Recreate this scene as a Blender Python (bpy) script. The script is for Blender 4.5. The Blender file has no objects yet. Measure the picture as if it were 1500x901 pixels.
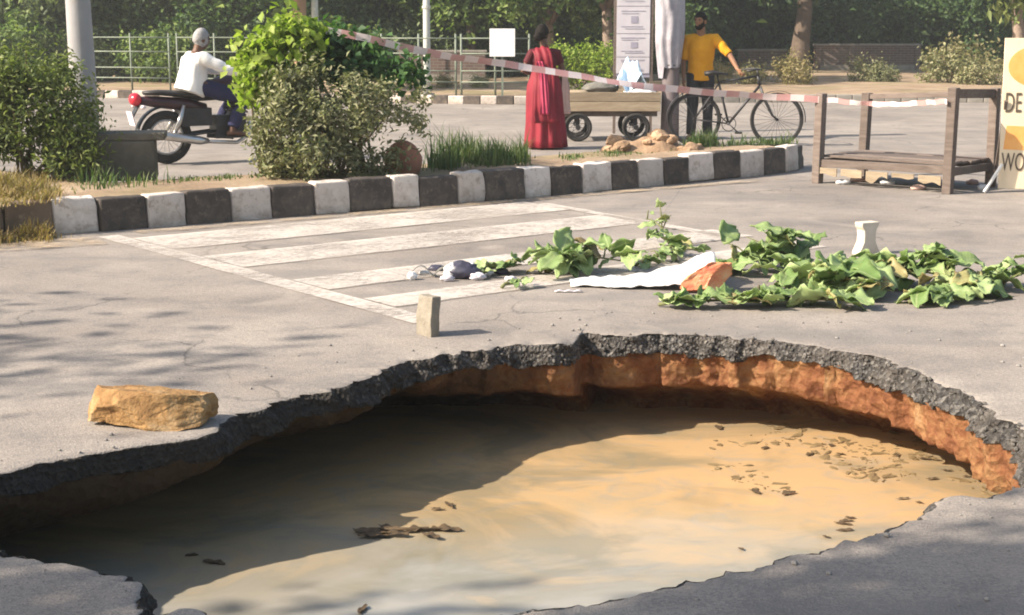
import bpy, bmesh, math, random
import numpy as np
from mathutils import Vector, Matrix, Euler, noise as mnoise

# ------------------------------------------------------------------ camera, sky, sun, exposure
scene = bpy.context.scene
COL = scene.collection
F_PX, HZ, CAM_H = 2180.0, 36.0, 1.55
PITCH = math.atan((450.5 - HZ) / F_PX)
cam_d = bpy.data.cameras.new('camera'); cam = bpy.data.objects.new('camera', cam_d); COL.objects.link(cam)
cam.location = (0, 0, CAM_H); cam.rotation_euler = (math.radians(90) - PITCH, 0, 0)
cam_d.sensor_width = 36; cam_d.lens = 36 * F_PX / 1500
cam_d.clip_start = 0.05; cam_d.clip_end = 1000
scene.camera = cam

SUN_AZ, SUN_EL = math.radians(17), math.radians(36)          # light travels to the right and a little away
LDIR = Vector((math.cos(SUN_AZ) * math.cos(SUN_EL), math.sin(SUN_AZ) * math.cos(SUN_EL), -math.sin(SUN_EL)))
world = bpy.data.worlds.new('World'); scene.world = world; world.use_nodes = True
wn = world.node_tree.nodes; wl = world.node_tree.links
sky = wn.new('ShaderNodeTexSky'); sky.sky_type = 'NISHITA'; sky.sun_disc = False
sky.sun_elevation = SUN_EL; sky.sun_rotation = math.atan2(-LDIR.x, -LDIR.y)
sky.air_density = 1.4; sky.dust_density = 3.0; sky.ozone_density = 1.0
wn['Background'].inputs['Strength'].default_value = 0.10
wl.new(sky.outputs[0], wn['Background'].inputs['Color'])
sun_d = bpy.data.lights.new('sun', 'SUN'); sun_d.energy = 5.0; sun_d.angle = math.radians(0.55); sun_d.color = (1.0, 0.90, 0.76)
sun = bpy.data.objects.new('sun', sun_d); COL.objects.link(sun); sun.rotation_euler = LDIR.to_track_quat('-Z', 'Y').to_euler()
sun.location = (-20, -8, 20)
scene.view_settings.view_transform = 'Standard'; scene.view_settings.look = 'None'
scene.view_settings.gamma = 1; scene.view_settings.use_curve_mapping = False
scene.view_settings.exposure = 1.07
scene.render.engine = 'CYCLES'
scene.cycles.filter_width = 1.9; scene.cycles.max_bounces = 6; scene.cycles.diffuse_bounces = 3; scene.cycles.transparent_max_bounces = 8

# ------------------------------------------------------------------ pixel -> place
CT, ST = math.cos(PITCH), math.sin(PITCH)
def ray(px, py):
    u, v = px - 750.0, py - 450.5
    return Vector((u, F_PX * CT - v * ST, -(v * CT + F_PX * ST)))
def P(px, py, z=0.0):
    d = ray(px, py); s = (z - CAM_H) / d.z
    return Vector((d.x * s, d.y * s, z))
def V(px, py, Y):
    d = ray(px, py); s = Y / d.y
    return Vector((d.x * s, Y, CAM_H + d.z * s))
def xat(px, Y, z=0.0):
    # X of image column px for a point at depth Y, height z
    dep = Y * CT - (z - CAM_H) * ST
    return (px - 750) * dep / F_PX

R = random.Random(7)
NP = np.random.default_rng(11)

# ------------------------------------------------------------------ material helpers
class NT:
    def __init__(s, name):
        s.m = bpy.data.materials.new(name); s.m.use_nodes = True
        s.t = s.m.node_tree; s.b = s.t.nodes['Principled BSDF']; s.out = s.t.nodes['Material Output']
    def n(s, typ, **kw):
        nd = s.t.nodes.new('ShaderNode' + typ)
        for k, v in kw.items():
            if k.startswith('i_'):
                key = k[2:]; key = int(key) if key.isdigit() else key.replace('_', ' ')
                if hasattr(v, 'is_linked'): s.t.links.new(v, nd.inputs[key])
                else: nd.inputs[key].default_value = v
            else: setattr(nd, k, v)
        return nd
    def link(s, a, b): s.t.links.new(a, b)
    def coord(s, kind='Object'):
        return s.n('NewGeometry').outputs['Position'] if kind == 'World' else s.n('TexCoord').outputs[kind]
    def noise(s, co, scale, detail=4, rough=0.55, dist=0.0):
        return s.n('TexNoise', i_Vector=co, i_Scale=scale, i_Detail=detail, i_Roughness=rough, i_Distortion=dist).outputs['Fac']
    def ramp(s, fac, stops):
        r = s.n('ValToRGB'); s.link(fac, r.inputs['Fac']); e = r.color_ramp.elements
        while len(e) < len(stops): e.new(0.5)
        for el, (p, c) in zip(e, stops):
            el.position = p; el.color = (c[0], c[1], c[2], 1) if hasattr(c, '__len__') else (c, c, c, 1)
        return r.outputs['Color']
    def mix(s, fac, a, b, mode='MIX'):
        m = s.n('Mix', data_type='RGBA', blend_type=mode)
        for v, i in ((fac, 0), (a, 6), (b, 7)):
            if hasattr(v, 'is_linked'): s.link(v, m.inputs[i])
            elif i == 0: m.inputs[0].default_value = v
            else: m.inputs[i].default_value = (v[0], v[1], v[2], 1)
        return m.outputs[2]
    def math(s, op, a, b=0.0):
        m = s.n('Math', operation=op)
        for v, i in ((a, 0), (b, 1)):
            if hasattr(v, 'is_linked'): s.link(v, m.inputs[i])
            else: m.inputs[i].default_value = v
        return m.outputs[0]
    def bump(s, h, strength, dist=0.01):
        b = s.n('Bump', i_Height=h, i_Strength=strength, i_Distance=dist); s.link(b.outputs[0], s.b.inputs['Normal'])
    def base(s, c, rough=0.8, spec=0.3, metal=0.0):
        if hasattr(c, 'is_linked'): s.link(c, s.b.inputs['Base Color'])
        else: s.b.inputs['Base Color'].default_value = (c[0], c[1], c[2], 1)
        if hasattr(rough, 'is_linked'): s.link(rough, s.b.inputs['Roughness'])
        else: s.b.inputs['Roughness'].default_value = rough
        s.b.inputs['Specular IOR Level'].default_value = spec; s.b.inputs['Metallic'].default_value = metal
        return s.m

def simple(name, a, b=None, scale=8, rough=0.8, spec=0.3, metal=0.0, bump=0.0, bscale=40, bd=0.005, kind='Object', rnd=0.0):
    t = NT(name); co = t.coord(kind)
    b = b or tuple(x * 0.75 for x in a)
    c = t.ramp(t.noise(co, scale, 5, 0.6), [(0.3, a), (0.7, b)])
    if rnd:
        o = t.n('ObjectInfo').outputs['Random']
        c = t.mix(1.0, c, t.ramp(o, [(0, (1 - rnd,) * 3), (1, (1 + rnd * 0.4,) * 3)]), 'MULTIPLY')
    if bump: t.bump(t.noise(co, bscale, 6, 0.65), bump, bd)
    return t.base(c, rough, spec, metal)

def leafmat(name, cols, trans=0.35, rough=0.55, spec=0.25):
    t = NT(name)
    rnd = t.n('NewGeometry').outputs['Random Per Island']
    c = t.ramp(rnd, [(i / (len(cols) - 1), k) for i, k in enumerate(cols)])
    oi = t.n('ObjectInfo').outputs['Random']
    c = t.mix(1.0, c, t.ramp(oi, [(0, (0.8, 0.85, 0.8)), (1, (1.15, 1.1, 1.05))]), 'MULTIPLY')
    t.base(c, rough, spec)
    tr = t.n('BsdfTranslucent'); t.link(t.mix(1.0, c, (1.1, 1.25, 0.6), 'MULTIPLY'), tr.inputs['Color'])
    mx = t.n('MixShader'); mx.inputs[0].default_value = trans
    t.link(t.b.outputs[0], mx.inputs[1]); t.link(tr.outputs[0], mx.inputs[2]); t.link(mx.outputs[0], t.out.inputs['Surface'])
    return t.m

M = {}
def build_materials():
    # road: dusty worn asphalt
    t = NT('road_asphalt'); co = t.coord('World')
    big = t.noise(co, 0.55, 5, 0.6, 0.4); mid = t.noise(co, 2.6, 6, 0.65, 0.3); fine = t.noise(co, 70, 4, 0.7)
    c = t.ramp(big, [(0.3, (0.198, 0.172, 0.154)), (0.52, (0.265, 0.232, 0.206)), (0.72, (0.325, 0.285, 0.25))])
    c = t.mix(1.0, c, t.ramp(mid, [(0.28, (0.74, 0.75, 0.77)), (0.5, (1, 1, 1)), (0.75, (1.10, 1.07, 1.03))]), 'MULTIPLY')
    vor = t.n('TexVoronoi', i_Vector=co, i_Scale=130).outputs['Color']
    agg = t.ramp(t.n('SeparateColor', i_0=vor).outputs[0], [(0.0, (0.72, 0.73, 0.75)), (0.5, (1, 1, 1)), (1.0, (1.22, 1.2, 1.17))])
    c = t.mix(0.8, c, t.mix(1.0, c, agg, 'MULTIPLY'))
    c = t.mix(1.0, c, t.ramp(fine, [(0.3, (0.88, 0.88, 0.9)), (0.7, (1.08, 1.08, 1.06))]), 'MULTIPLY')
    # dark oil / tyre stains with a shape of their own, and pale dust
    st = t.n('Mapping', i_Vector=co); st.inputs['Scale'].default_value = (0.35, 1.4, 1); st.inputs['Rotation'].default_value = (0, 0, math.radians(8))
    c = t.mix(t.ramp(t.noise(st.outputs[0], 1.3, 5, 0.6, 0.5), [(0.53, 0.0), (0.66, 0.55)]), c, (0.165, 0.15, 0.14))
    c = t.mix(t.ramp(t.noise(co, 1.1, 4, 0.6, 1.2), [(0.58, 0.0), (0.75, 0.45)]), c, (0.42, 0.365, 0.31))
    wob = t.n('VectorMath', operation='ADD', i_0=co); wn_ = t.n('TexNoise', i_Vector=co, i_Scale=2.2, i_Detail=4); sc_ = t.n('VectorMath', operation='SCALE', i_0=wn_.outputs['Color']); sc_.inputs['Scale'].default_value = 0.55; t.link(sc_.outputs[0], wob.inputs[1])
    ve = t.n('TexVoronoi', i_Vector=wob.outputs[0], i_Scale=0.75, feature='DISTANCE_TO_EDGE').outputs['Distance']
    crk = t.math('MULTIPLY', t.ramp(ve, [(0.0, 1.0), (0.010, 0.0)]), t.ramp(t.noise(co, 0.8, 3), [(0.48, 0.0), (0.58, 0.8)]))
    c = t.mix(crk, c, (0.09, 0.08, 0.072))
    t.bump(t.math('ADD', t.math('MULTIPLY', fine, 0.6), t.n('TexVoronoi', i_Vector=co, i_Scale=130).outputs['Distance']), 0.5, 0.004)
    M['road'] = t.base(c, 0.85, 0.25)
    # worn paint
    t = NT('road_paint'); co = t.coord('World')
    wear = t.ramp(t.math('ADD', t.math('MULTIPLY', t.noise(co, 1.6, 5, 0.65), 0.55), t.math('MULTIPLY', t.noise(co, 22, 5, 0.75), 0.45)), [(0.38, 0.06), (0.50, 0.50), (0.62, 0.74)])
    c = t.ramp(t.noise(co, 5, 4), [(0.3, (0.60, 0.53, 0.47)), (0.7, (0.70, 0.64, 0.58))])
    t.base(c, 0.75, 0.3)
    tr = t.n('BsdfTransparent'); mx = t.n('MixShader'); t.link(wear, mx.inputs[0]); t.link(tr.outputs[0], mx.inputs[1]); t.link(t.b.outputs[0], mx.inputs[2]); t.link(mx.outputs[0], t.out.inputs['Surface'])
    M['paint'] = t.m
    # broken asphalt face
    t = NT('broken_asphalt'); co = t.coord('World')
    v = t.n('TexVoronoi', i_Vector=co, i_Scale=55); vr = t.n('SeparateColor', i_0=v.outputs['Color']).outputs[0]
    c = t.ramp(vr, [(0.0, (0.030, 0.027, 0.026)), (0.55, (0.060, 0.055, 0.052)), (0.85, (0.105, 0.098, 0.092)), (1.0, (0.19, 0.175, 0.16))])
    c = t.mix(t.ramp(t.noise(co, 5, 4), [(0.4, 0.0), (0.75, 0.45)]), c, (0.13, 0.105, 0.085))
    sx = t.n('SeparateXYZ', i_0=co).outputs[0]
    c = t.mix(t.ramp(t.math('ADD', t.math('MULTIPLY', sx, -0.5), t.noise(co, 2.5, 4)), [(0.45, 0.0), (1.0, 0.85)]), c, (0.030, 0.025, 0.021))  # crust goes near-black to the left: shade worked into its colour
    t.bump(t.math('ADD', v.outputs['Distance'], t.noise(co, 40, 4)), 1.0, 0.02)
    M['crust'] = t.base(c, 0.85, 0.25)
    # red soil
    t = NT('red_soil'); co = t.coord('World')
    c = t.ramp(t.noise(co, 7, 6, 0.7, 0.4), [(0.28, (0.11, 0.042, 0.024)), (0.45, (0.20, 0.085, 0.040)), (0.6, (0.28, 0.15, 0.070)), (0.78, (0.37, 0.25, 0.14))])
    v = t.n('TexVoronoi', i_Vector=co, i_Scale=26)
    c = t.mix(t.ramp(v.outputs['Distance'], [(0.0, 0.5), (0.25, 0.0)]), c, (0.27, 0.155, 0.08))
    sx = t.n('SeparateXYZ', i_0=co); left_shade = t.math('ADD', t.math('SUBTRACT', t.math('MULTIPLY', sx.outputs[1], 0.10), t.math('MULTIPLY', sx.outputs[0], 0.75)), t.noise(co, 3, 5, 0.6))
    c = t.mix(t.ramp(t.math('MULTIPLY', left_shade, 0.5), [(0.52, 0.0), (0.78, 0.93)]), c, (0.055, 0.040, 0.026))  # left wall darkened, the hole's shade mixed into the soil colour
    t.bump(t.math('ADD', t.noise(co, 30, 6, 0.7), v.outputs['Distance']), 0.9, 0.02)
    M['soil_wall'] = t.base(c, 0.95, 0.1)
    # muddy water
    t = NT('muddy_water'); co = t.coord('World')
    mp = t.n('Mapping', i_Vector=co); mp.inputs['Rotation'].default_value = (0, 0, math.radians(12)); mp.inputs['Scale'].default_value = (0.75, 1.0, 1)
    sep = t.n('SeparateXYZ', i_0=co)
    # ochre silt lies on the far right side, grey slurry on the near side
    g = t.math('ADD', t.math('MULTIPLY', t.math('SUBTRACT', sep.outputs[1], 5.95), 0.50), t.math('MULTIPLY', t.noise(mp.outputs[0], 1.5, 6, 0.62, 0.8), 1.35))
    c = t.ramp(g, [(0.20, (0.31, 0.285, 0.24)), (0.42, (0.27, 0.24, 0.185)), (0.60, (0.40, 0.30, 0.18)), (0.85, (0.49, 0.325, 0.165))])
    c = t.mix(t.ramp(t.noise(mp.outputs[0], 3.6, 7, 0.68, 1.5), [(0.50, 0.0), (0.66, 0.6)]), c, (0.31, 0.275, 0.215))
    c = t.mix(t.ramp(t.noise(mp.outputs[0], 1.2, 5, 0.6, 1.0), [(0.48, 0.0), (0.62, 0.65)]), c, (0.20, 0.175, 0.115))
    wv = t.n('Mapping', i_Vector=co); wv.inputs['Scale'].default_value = (1.0, 2.2, 1)
    t.bump(t.noise(wv.outputs[0], 3.5, 3, 0.5), 0.05, 0.02)
    M['water'] = t.base(c, t.ramp(t.noise(co, 2.3, 4), [(0.35, 0.06), (0.7, 0.20)]), 0.5)
    # soil on the island / verge
    t = NT('dry_earth'); co = t.coord('World')
    c = t.ramp(t.noise(co, 1.3, 6, 0.65, 0.3), [(0.3, (0.21, 0.15, 0.10)), (0.5, (0.33, 0.24, 0.165)), (0.72, (0.42, 0.325, 0.235))])
    c = t.mix(t.ramp(t.noise(co, 0.5, 4), [(0.5, 0.0), (0.7, 0.55)]), c, (0.17, 0.17, 0.07))
    t.bump(t.noise(co, 25, 6, 0.7), 0.7, 0.03)
    M['earth'] = t.base(c, 0.95, 0.1)
    # kerb paint
    def kerb(name, col, col2, under, a, b):
        t = NT(name); co = t.coord('Object'); oi = t.n('ObjectInfo').outputs['Random']
        off = t.n('VectorMath', operation='ADD', i_0=co); t.link(t.math('MULTIPLY', oi, 40.0), off.inputs[1]); cw = off.outputs[0]
        c = t.ramp(t.noise(cw, 6, 5, 0.6), [(0.3, col), (0.7, col2)])
        z = t.n('SeparateXYZ', i_0=co).outputs[2]
        splash = t.math('ADD', t.math('MULTIPLY', t.math('SUBTRACT', 0.14, z), 1.1), t.noise(cw, 9, 6, 0.7, 0.5))
        c = t.mix(t.ramp(splash, [(a, 0.0), (b, 0.85)]), c, under)
        c = t.mix(t.ramp(t.noise(cw, 16, 6, 0.75), [(0.54, 0.0), (0.64, 0.7)]), c, under)
        c = t.mix(1.0, c, t.ramp(oi, [(0, (0.82, 0.80, 0.78)), (1, (1.08, 1.06, 1.04))]), 'MULTIPLY')
        t.bump(t.noise(cw, 35, 6, 0.7), 0.6, 0.008)
        return t.base(c, 0.8, 0.3)
    M['kerb_white'] = kerb('kerb_white', (0.66, 0.60, 0.55), (0.56, 0.50, 0.46), (0.33, 0.27, 0.22), 0.46, 0.78)
    M['kerb_black'] = kerb('kerb_black', (0.050, 0.043, 0.040), (0.090, 0.076, 0.068), (0.19, 0.15, 0.115), 0.46, 0.85)
    M['kerb_dirt'] = kerb('kerb_dirt', (0.10, 0.075, 0.055), (0.16, 0.115, 0.08), (0.26, 0.19, 0.13), 0.45, 0.8)
    M['concrete'] = simple('weathered_concrete', (0.34, 0.31, 0.27), (0.21, 0.19, 0.165), 5, 0.9, 0.2, bump=0.6, bscale=30, bd=0.01)
    M['chunk'] = simple('dirty_concrete', (0.30, 0.265, 0.215), (0.18, 0.155, 0.12), 12, 0.9, 0.2, bump=0.8, bscale=35, bd=0.01)
    M['concrete_pale'] = simple('pale_concrete', (0.62, 0.56, 0.47), (0.48, 0.42, 0.34), 7, 0.9, 0.2, bump=0.5, bscale=40, bd=0.006)
    M['concrete_dark'] = simple('mossy_concrete', (0.15, 0.135, 0.115), (0.085, 0.08, 0.065), 4, 0.95, 0.15, bump=0.7, bscale=25, bd=0.012)
    t = NT('post_paint'); co = t.coord('Object')
    c = t.ramp(t.noise(co, 2.0, 5, 0.6), [(0.3, (0.36, 0.35, 0.355)), (0.7, (0.28, 0.27, 0.275))])
    c = t.mix(t.ramp(t.noise(co, 7, 6, 0.75), [(0.56, 0.0), (0.7, 0.6)]), c, (0.36, 0.29, 0.2)); t.bump(t.noise(co, 30, 4), 0.3, 0.004)
    M['post'] = t.base(c, 0.7, 0.3)
    t = NT('sandstone'); co = t.coord('Object')
    c = t.ramp(t.noise(co, 4.5, 6, 0.65, 0.6), [(0.30, (0.17, 0.085, 0.035)), (0.5, (0.34, 0.20, 0.085)), (0.70, (0.46, 0.335, 0.20))])
    c = t.mix(t.ramp(t.noise(co, 14, 6, 0.7), [(0.6, 0.0), (0.75, 0.7)]), c, (0.22, 0.14, 0.07)); t.bump(t.noise(co, 22, 6, 0.7), 0.8, 0.02)
    M['sandstone'] = t.base(c, 0.9, 0.2)
    M['terracotta'] = simple('terracotta_stone', (0.36, 0.165, 0.105), (0.24, 0.115, 0.08), 9, 0.9, 0.2, bump=0.6, bscale=30)
    M['rubble'] = simple('tan_rubble', (0.46, 0.31, 0.20), (0.29, 0.19, 0.12), 6, 0.95, 0.1, bump=0.8, bscale=22, bd=0.02, rnd=0.4)
    def wood(name, a, b):
        t = NT(name); co = t.coord('Object'); mp = t.n('Mapping', i_Vector=co); mp.inputs['Scale'].default_value = (2, 14, 14)
        oi = t.n('ObjectInfo').outputs['Random']
        c = t.ramp(t.noise(mp.outputs[0], 2.2, 6, 0.65, 0.6), [(0.3, a), (0.7, b)])
        c = t.mix(1.0, c, t.ramp(oi, [(0, (0.72, 0.72, 0.72)), (1, (1.1, 1.1, 1.1))]), 'MULTIPLY')
        t.bump(t.noise(mp.outputs[0], 6, 5, 0.7), 0.5, 0.006)
        return t.base(c, 0.85, 0.2)
    M['wood_old'] = wood('old_grey_wood', (0.12, 0.092, 0.078), (0.22, 0.175, 0.15))
    M['wood_tan'] = wood('tan_cart_wood', (0.25, 0.19, 0.13), (0.40, 0.32, 0.225))
    M['bark'] = simple('bark', (0.17, 0.125, 0.095), (0.085, 0.065, 0.05), 6, 0.95, 0.1, bump=0.9, bscale=16, bd=0.03)
    M['bark_pale'] = simple('pale_bark', (0.34, 0.26, 0.21), (0.22, 0.165, 0.13), 4, 0.95, 0.1, bump=0.8, bscale=14, bd=0.03)
    M['bark_tan'] = simple('tan_bark', (0.48, 0.33, 0.22), (0.33, 0.19, 0.125), 3, 0.95, 0.1, bump=0.8, bscale=14, bd=0.03)
    M['twig'] = simple('twig', (0.16, 0.12, 0.07), (0.09, 0.07, 0.04), 20, 0.9, 0.1)
    M['lf_dark'] = leafmat('leaf_dark', [(0.032, 0.062, 0.024), (0.066, 0.115, 0.040), (0.13, 0.19, 0.066)], 0.3)
    M['lf_mid'] = leafmat('leaf_mid', [(0.060, 0.105, 0.030), (0.12, 0.185, 0.050), (0.25, 0.31, 0.10)], 0.35)
    M['lf_grey'] = leafmat('leaf_grey_green', [(0.085, 0.12, 0.06), (0.16, 0.20, 0.10), (0.27, 0.31, 0.16)], 0.3)
    M['lf_dusty'] = leafmat('leaf_dusty', [(0.11, 0.12, 0.06), (0.23, 0.225, 0.125), (0.38, 0.35, 0.22), (0.17, 0.19, 0.08)], 0.25)
    M['lf_olive'] = leafmat('leaf_olive', [(0.095, 0.13, 0.04), (0.19, 0.225, 0.075), (0.33, 0.34, 0.14)], 0.35)
    M['lf_lime'] = leafmat('leaf_lime', [(0.17, 0.25, 0.035), (0.27, 0.36, 0.06), (0.38, 0.44, 0.12)], 0.45)
    M['lf_vine'] = leafmat('leaf_vine', [(0.035, 0.085, 0.028), (0.06, 0.13, 0.045), (0.10, 0.18, 0.06)], 0.4)
    M['lf_dry'] = leafmat('leaf_dry', [(0.20, 0.165, 0.085), (0.30, 0.25, 0.14), (0.24, 0.22, 0.09)], 0.3)
    M['grass'] = leafmat('grass_green', [(0.055, 0.095, 0.035), (0.10, 0.15, 0.055), (0.19, 0.21, 0.095)], 0.4)
    M['grass_dry'] = leafmat('grass_dry', [(0.24, 0.165, 0.075), (0.36, 0.26, 0.13), (0.20, 0.17, 0.07)], 0.35)
    # big cut leaves: each its own tint, pale veins
    def bigleaf(name, a, b):
        t = NT(name); co = t.coord('Object'); oi = t.n('ObjectInfo').outputs['Random']
        c = t.ramp(oi, [(0, a), (0.55, tuple((p_ + q_) / 2 for p_, q_ in zip(a, b))), (0.88, b), (0.94, (0.40, 0.34, 0.15)), (1, (0.26, 0.19, 0.10))])
        y = t.math('ABSOLUTE', t.n('SeparateXYZ', i_0=co).outputs[1])
        x = t.n('SeparateXYZ', i_0=co).outputs[0]
        vein = t.math('ABSOLUTE', t.math('SINE', t.math('MULTIPLY', t.math('SUBTRACT', x, t.math('MULTIPLY', y, 0.8)), 150.0)))
        c = t.mix(t.ramp(vein, [(0.0, 0.45), (0.14, 0.0)]), c, (0.36, 0.44, 0.20))
        c = t.mix(t.ramp(y, [(0.0, 0.7), (0.006, 0.0)]), c, (0.42, 0.48, 0.24))
        c = t.mix(t.ramp(t.noise(co, 30, 5), [(0.5, 0.0), (0.8, 0.4)]), c, (0.20, 0.20, 0.07))
        t.base(c, 0.5, 0.35); t.bump(vein, 0.25, 0.003)
        tr = t.n('BsdfTranslucent'); t.link(t.mix(1.0, c, (1.1, 1.2, 0.5), 'MULTIPLY'), tr.inputs['Color'])
        mx = t.n('MixShader'); mx.inputs[0].default_value = 0.3
        t.link(t.b.outputs[0], mx.inputs[1]); t.link(tr.outputs[0], mx.inputs[2]); t.link(mx.outputs[0], t.out.inputs['Surface'])
        return t.m
    M['cut_leaf'] = bigleaf('cut_leaf', (0.15, 0.24, 0.07), (0.44, 0.54, 0.25))
    M['dead_leaf'] = simple('dead_leaf', (0.12, 0.078, 0.04), (0.055, 0.038, 0.022), 20, 0.7, 0.3)
    M['stem'] = simple('green_stem', (0.16, 0.17, 0.07), (0.10, 0.10, 0.045), 10, 0.7, 0.3)
    # cloth, skin, metal, plastic
    M['skin'] = simple('brown_skin', (0.26, 0.135, 0.075), (0.20, 0.10, 0.055), 6, 0.55, 0.35)
    M['skin_dark'] = simple('dark_brown_skin', (0.13, 0.062, 0.036), (0.095, 0.045, 0.026), 6, 0.55, 0.35)
    M['hair'] = simple('black_hair', (0.010, 0.008, 0.007), (0.018, 0.014, 0.012), 60, 0.8, 0.12, bump=0.5, bscale=120)
    M['hair_grey'] = simple('grey_hair', (0.36, 0.35, 0.34), (0.20, 0.19, 0.19), 40, 0.6, 0.3, bump=0.5, bscale=120)
    M['sari'] = simple('red_sari', (0.25, 0.014, 0.028), (0.17, 0.010, 0.020), 5, 0.65, 0.3, bump=0.3, bscale=60)
    M['sari_pink'] = simple('pink_sari_border', (0.40, 0.035, 0.085), (0.30, 0.02, 0.06), 8, 0.6, 0.3)
    M['blouse'] = simple('maroon_blouse', (0.10, 0.012, 0.018), (0.07, 0.01, 0.014), 8, 0.7, 0.2)
    M['pale_pink'] = simple('pale_pink_cloth', (0.60, 0.42, 0.36), (0.50, 0.33, 0.29), 8, 0.8, 0.2)
    M['yellow'] = simple('mustard_cloth', (0.68, 0.32, 0.016), (0.58, 0.255, 0.012), 6, 0.8, 0.2, bump=0.3, bscale=80)
    M['black_cloth'] = simple('black_cloth', (0.022, 0.022, 0.026), (0.035, 0.034, 0.038), 6, 0.85, 0.15)
    M['white_cloth'] = simple('white_cloth', (0.80, 0.78, 0.74), (0.70, 0.68, 0.66), 5, 0.8, 0.2, bump=0.3, bscale=50)
    M['navy'] = simple('navy_cloth', (0.020, 0.022, 0.062), (0.032, 0.033, 0.075), 6, 0.85, 0.15)
    M['leather'] = simple('dark_leather', (0.022, 0.018, 0.016), None, 10, 0.5, 0.4)
    M['tyre'] = simple('rubber', (0.022, 0.021, 0.021), (0.04, 0.037, 0.034), 12, 0.85, 0.2)
    M['chrome'] = simple('dull_chrome', (0.60, 0.58, 0.56), (0.45, 0.43, 0.41), 8, 0.32, 0.5, 0.9)
    M['steel'] = simple('dark_steel', (0.06, 0.058, 0.06), (0.035, 0.033, 0.035), 10, 0.5, 0.4, 0.5)
    M['bike_paint'] = simple('black_maroon_paint', (0.050, 0.012, 0.016), (0.030, 0.008, 0.011), 4, 0.3, 0.5)
    M['black_plastic'] = simple('black_plastic', (0.02, 0.02, 0.022), None, 10, 0.45, 0.4)
    M['red_lens'] = simple('red_lens', (0.55, 0.02, 0.035), (0.45, 0.015, 0.03), 10, 0.2, 0.5)
    M['plate'] = simple('pale_plate', (0.78, 0.66, 0.66), (0.70, 0.60, 0.60), 10, 0.5, 0.4)
    M['mirror_glass'] = simple('mirror_glass', (0.6, 0.62, 0.64), None, 10, 0.1, 0.5, 0.9)
    M['tape_white'] = simple('tape_white', (0.70, 0.60, 0.585), (0.62, 0.52, 0.51), 5, 0.5, 0.4)
    M['tape_red'] = simple('tape_red', (0.48, 0.24, 0.23), (0.56, 0.34, 0.32), 5, 0.5, 0.4)
    M['white_plastic'] = simple('white_plastic_sheet', (0.74, 0.74, 0.74), (0.60, 0.59, 0.60), 5, 0.5, 0.4, bump=0.3, bscale=20)
    M['lavender_plastic'] = simple('lavender_plastic_sheet', (0.40, 0.38, 0.41), (0.26, 0.24, 0.27), 6, 0.55, 0.4, bump=0.4, bscale=18, bd=0.02)
    M['blue_plastic'] = simple('pale_blue_plastic', (0.42, 0.58, 0.74), (0.60, 0.70, 0.78), 5, 0.4, 0.45, bump=0.3, bscale=20)
    M['grey_sack'] = simple('grey_sack', (0.19, 0.18, 0.16), (0.11, 0.105, 0.095), 10, 0.9, 0.15, bump=0.5, bscale=60)
    M['black_poly'] = simple('black_polythene', (0.03, 0.03, 0.045), (0.07, 0.065, 0.10), 12, 0.35, 0.45)
    t = NT('orange_packet'); co = t.coord('Object')
    wv_ = t.n('TexNoise', i_Vector=co, i_Scale=9.0, i_Detail=3)
    M['orange_pack'] = t.base(t.ramp(wv_.outputs['Fac'], [(0.30, (0.52, 0.12, 0.07)), (0.46, (0.62, 0.24, 0.12)), (0.60, (0.66, 0.38, 0.21)), (0.75, (0.66, 0.52, 0.40))]), 0.5, 0.4)
    M['sign_white'] = simple('sign_white', (0.74, 0.62, 0.46), (0.68, 0.55, 0.38), 4, 0.5, 0.4)
    M['sign_orange'] = simple('sign_orange', (0.72, 0.30, 0.07), (0.76, 0.42, 0.14), 6, 0.5, 0.4)
    M['sign_text'] = simple('sign_text', (0.10, 0.075, 0.055), None, 10, 0.6, 0.3)
    M['sign_green'] = simple('sign_green', (0.22, 0.32, 0.14), None, 10, 0.6, 0.3)
    M['paper'] = simple('pale_paper', (0.62, 0.59, 0.62), (0.50, 0.47, 0.52), 3, 0.7, 0.3)
    M['paper_mark'] = simple('grey_print', (0.30, 0.28, 0.36), (0.38, 0.36, 0.42), 9, 0.7, 0.3)
    M['notice_white'] = simple('notice_white', (0.82, 0.82, 0.80), (0.76, 0.76, 0.75), 4, 0.5, 0.4)
    M['rail'] = simple('pale_green_rail', (0.20, 0.23, 0.18), (0.13, 0.15, 0.115), 5, 0.6, 0.35)
    M['pole'] = simple('pale_pole', (0.52, 0.53, 0.48), (0.42, 0.43, 0.39), 3, 0.6, 0.35)
    M['mauve_post'] = simple('mauve_grey_post', (0.20, 0.165, 0.17), (0.14, 0.115, 0.11), 5, 0.8, 0.2, bump=0.5, bscale=25)
    M['pink_grey'] = simple('sign_back', (0.36, 0.30, 0.31), (0.30, 0.25, 0.26), 4, 0.6, 0.3)
    t = NT('far_brick'); co = t.coord('Object')
    br = t.n('TexBrick', i_Vector=t.n('Mapping', i_Vector=co, i_Rotation=(math.radians(90), 0, 0)).outputs[0], i_Scale=1.0)
    br.inputs['Color1'].default_value = (0.17, 0.105, 0.085, 1); br.inputs['Color2'].default_value = (0.12, 0.08, 0.07, 1); br.inputs['Mortar'].default_value = (0.2, 0.18, 0.16, 1)
    br.inputs['Brick Width'].default_value = 0.23; br.inputs['Row Height'].default_value = 0.075; br.inputs['Mortar Size'].default_value = 0.01
    c = t.mix(t.ramp(t.noise(co, 2, 5), [(0.4, 0.0), (0.7, 0.6)]), br.outputs['Color'], (0.19, 0.165, 0.145))
    M['brick'] = t.base(c, 0.95, 0.1)
    M['pebble'] = simple('pebble', (0.30, 0.28, 0.26), (0.20, 0.185, 0.17), 20, 0.9, 0.2)
    M['aggregate'] = simple('aggregate', (0.17, 0.155, 0.14), (0.07, 0.065, 0.06), 14, 0.9, 0.2)
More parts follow.
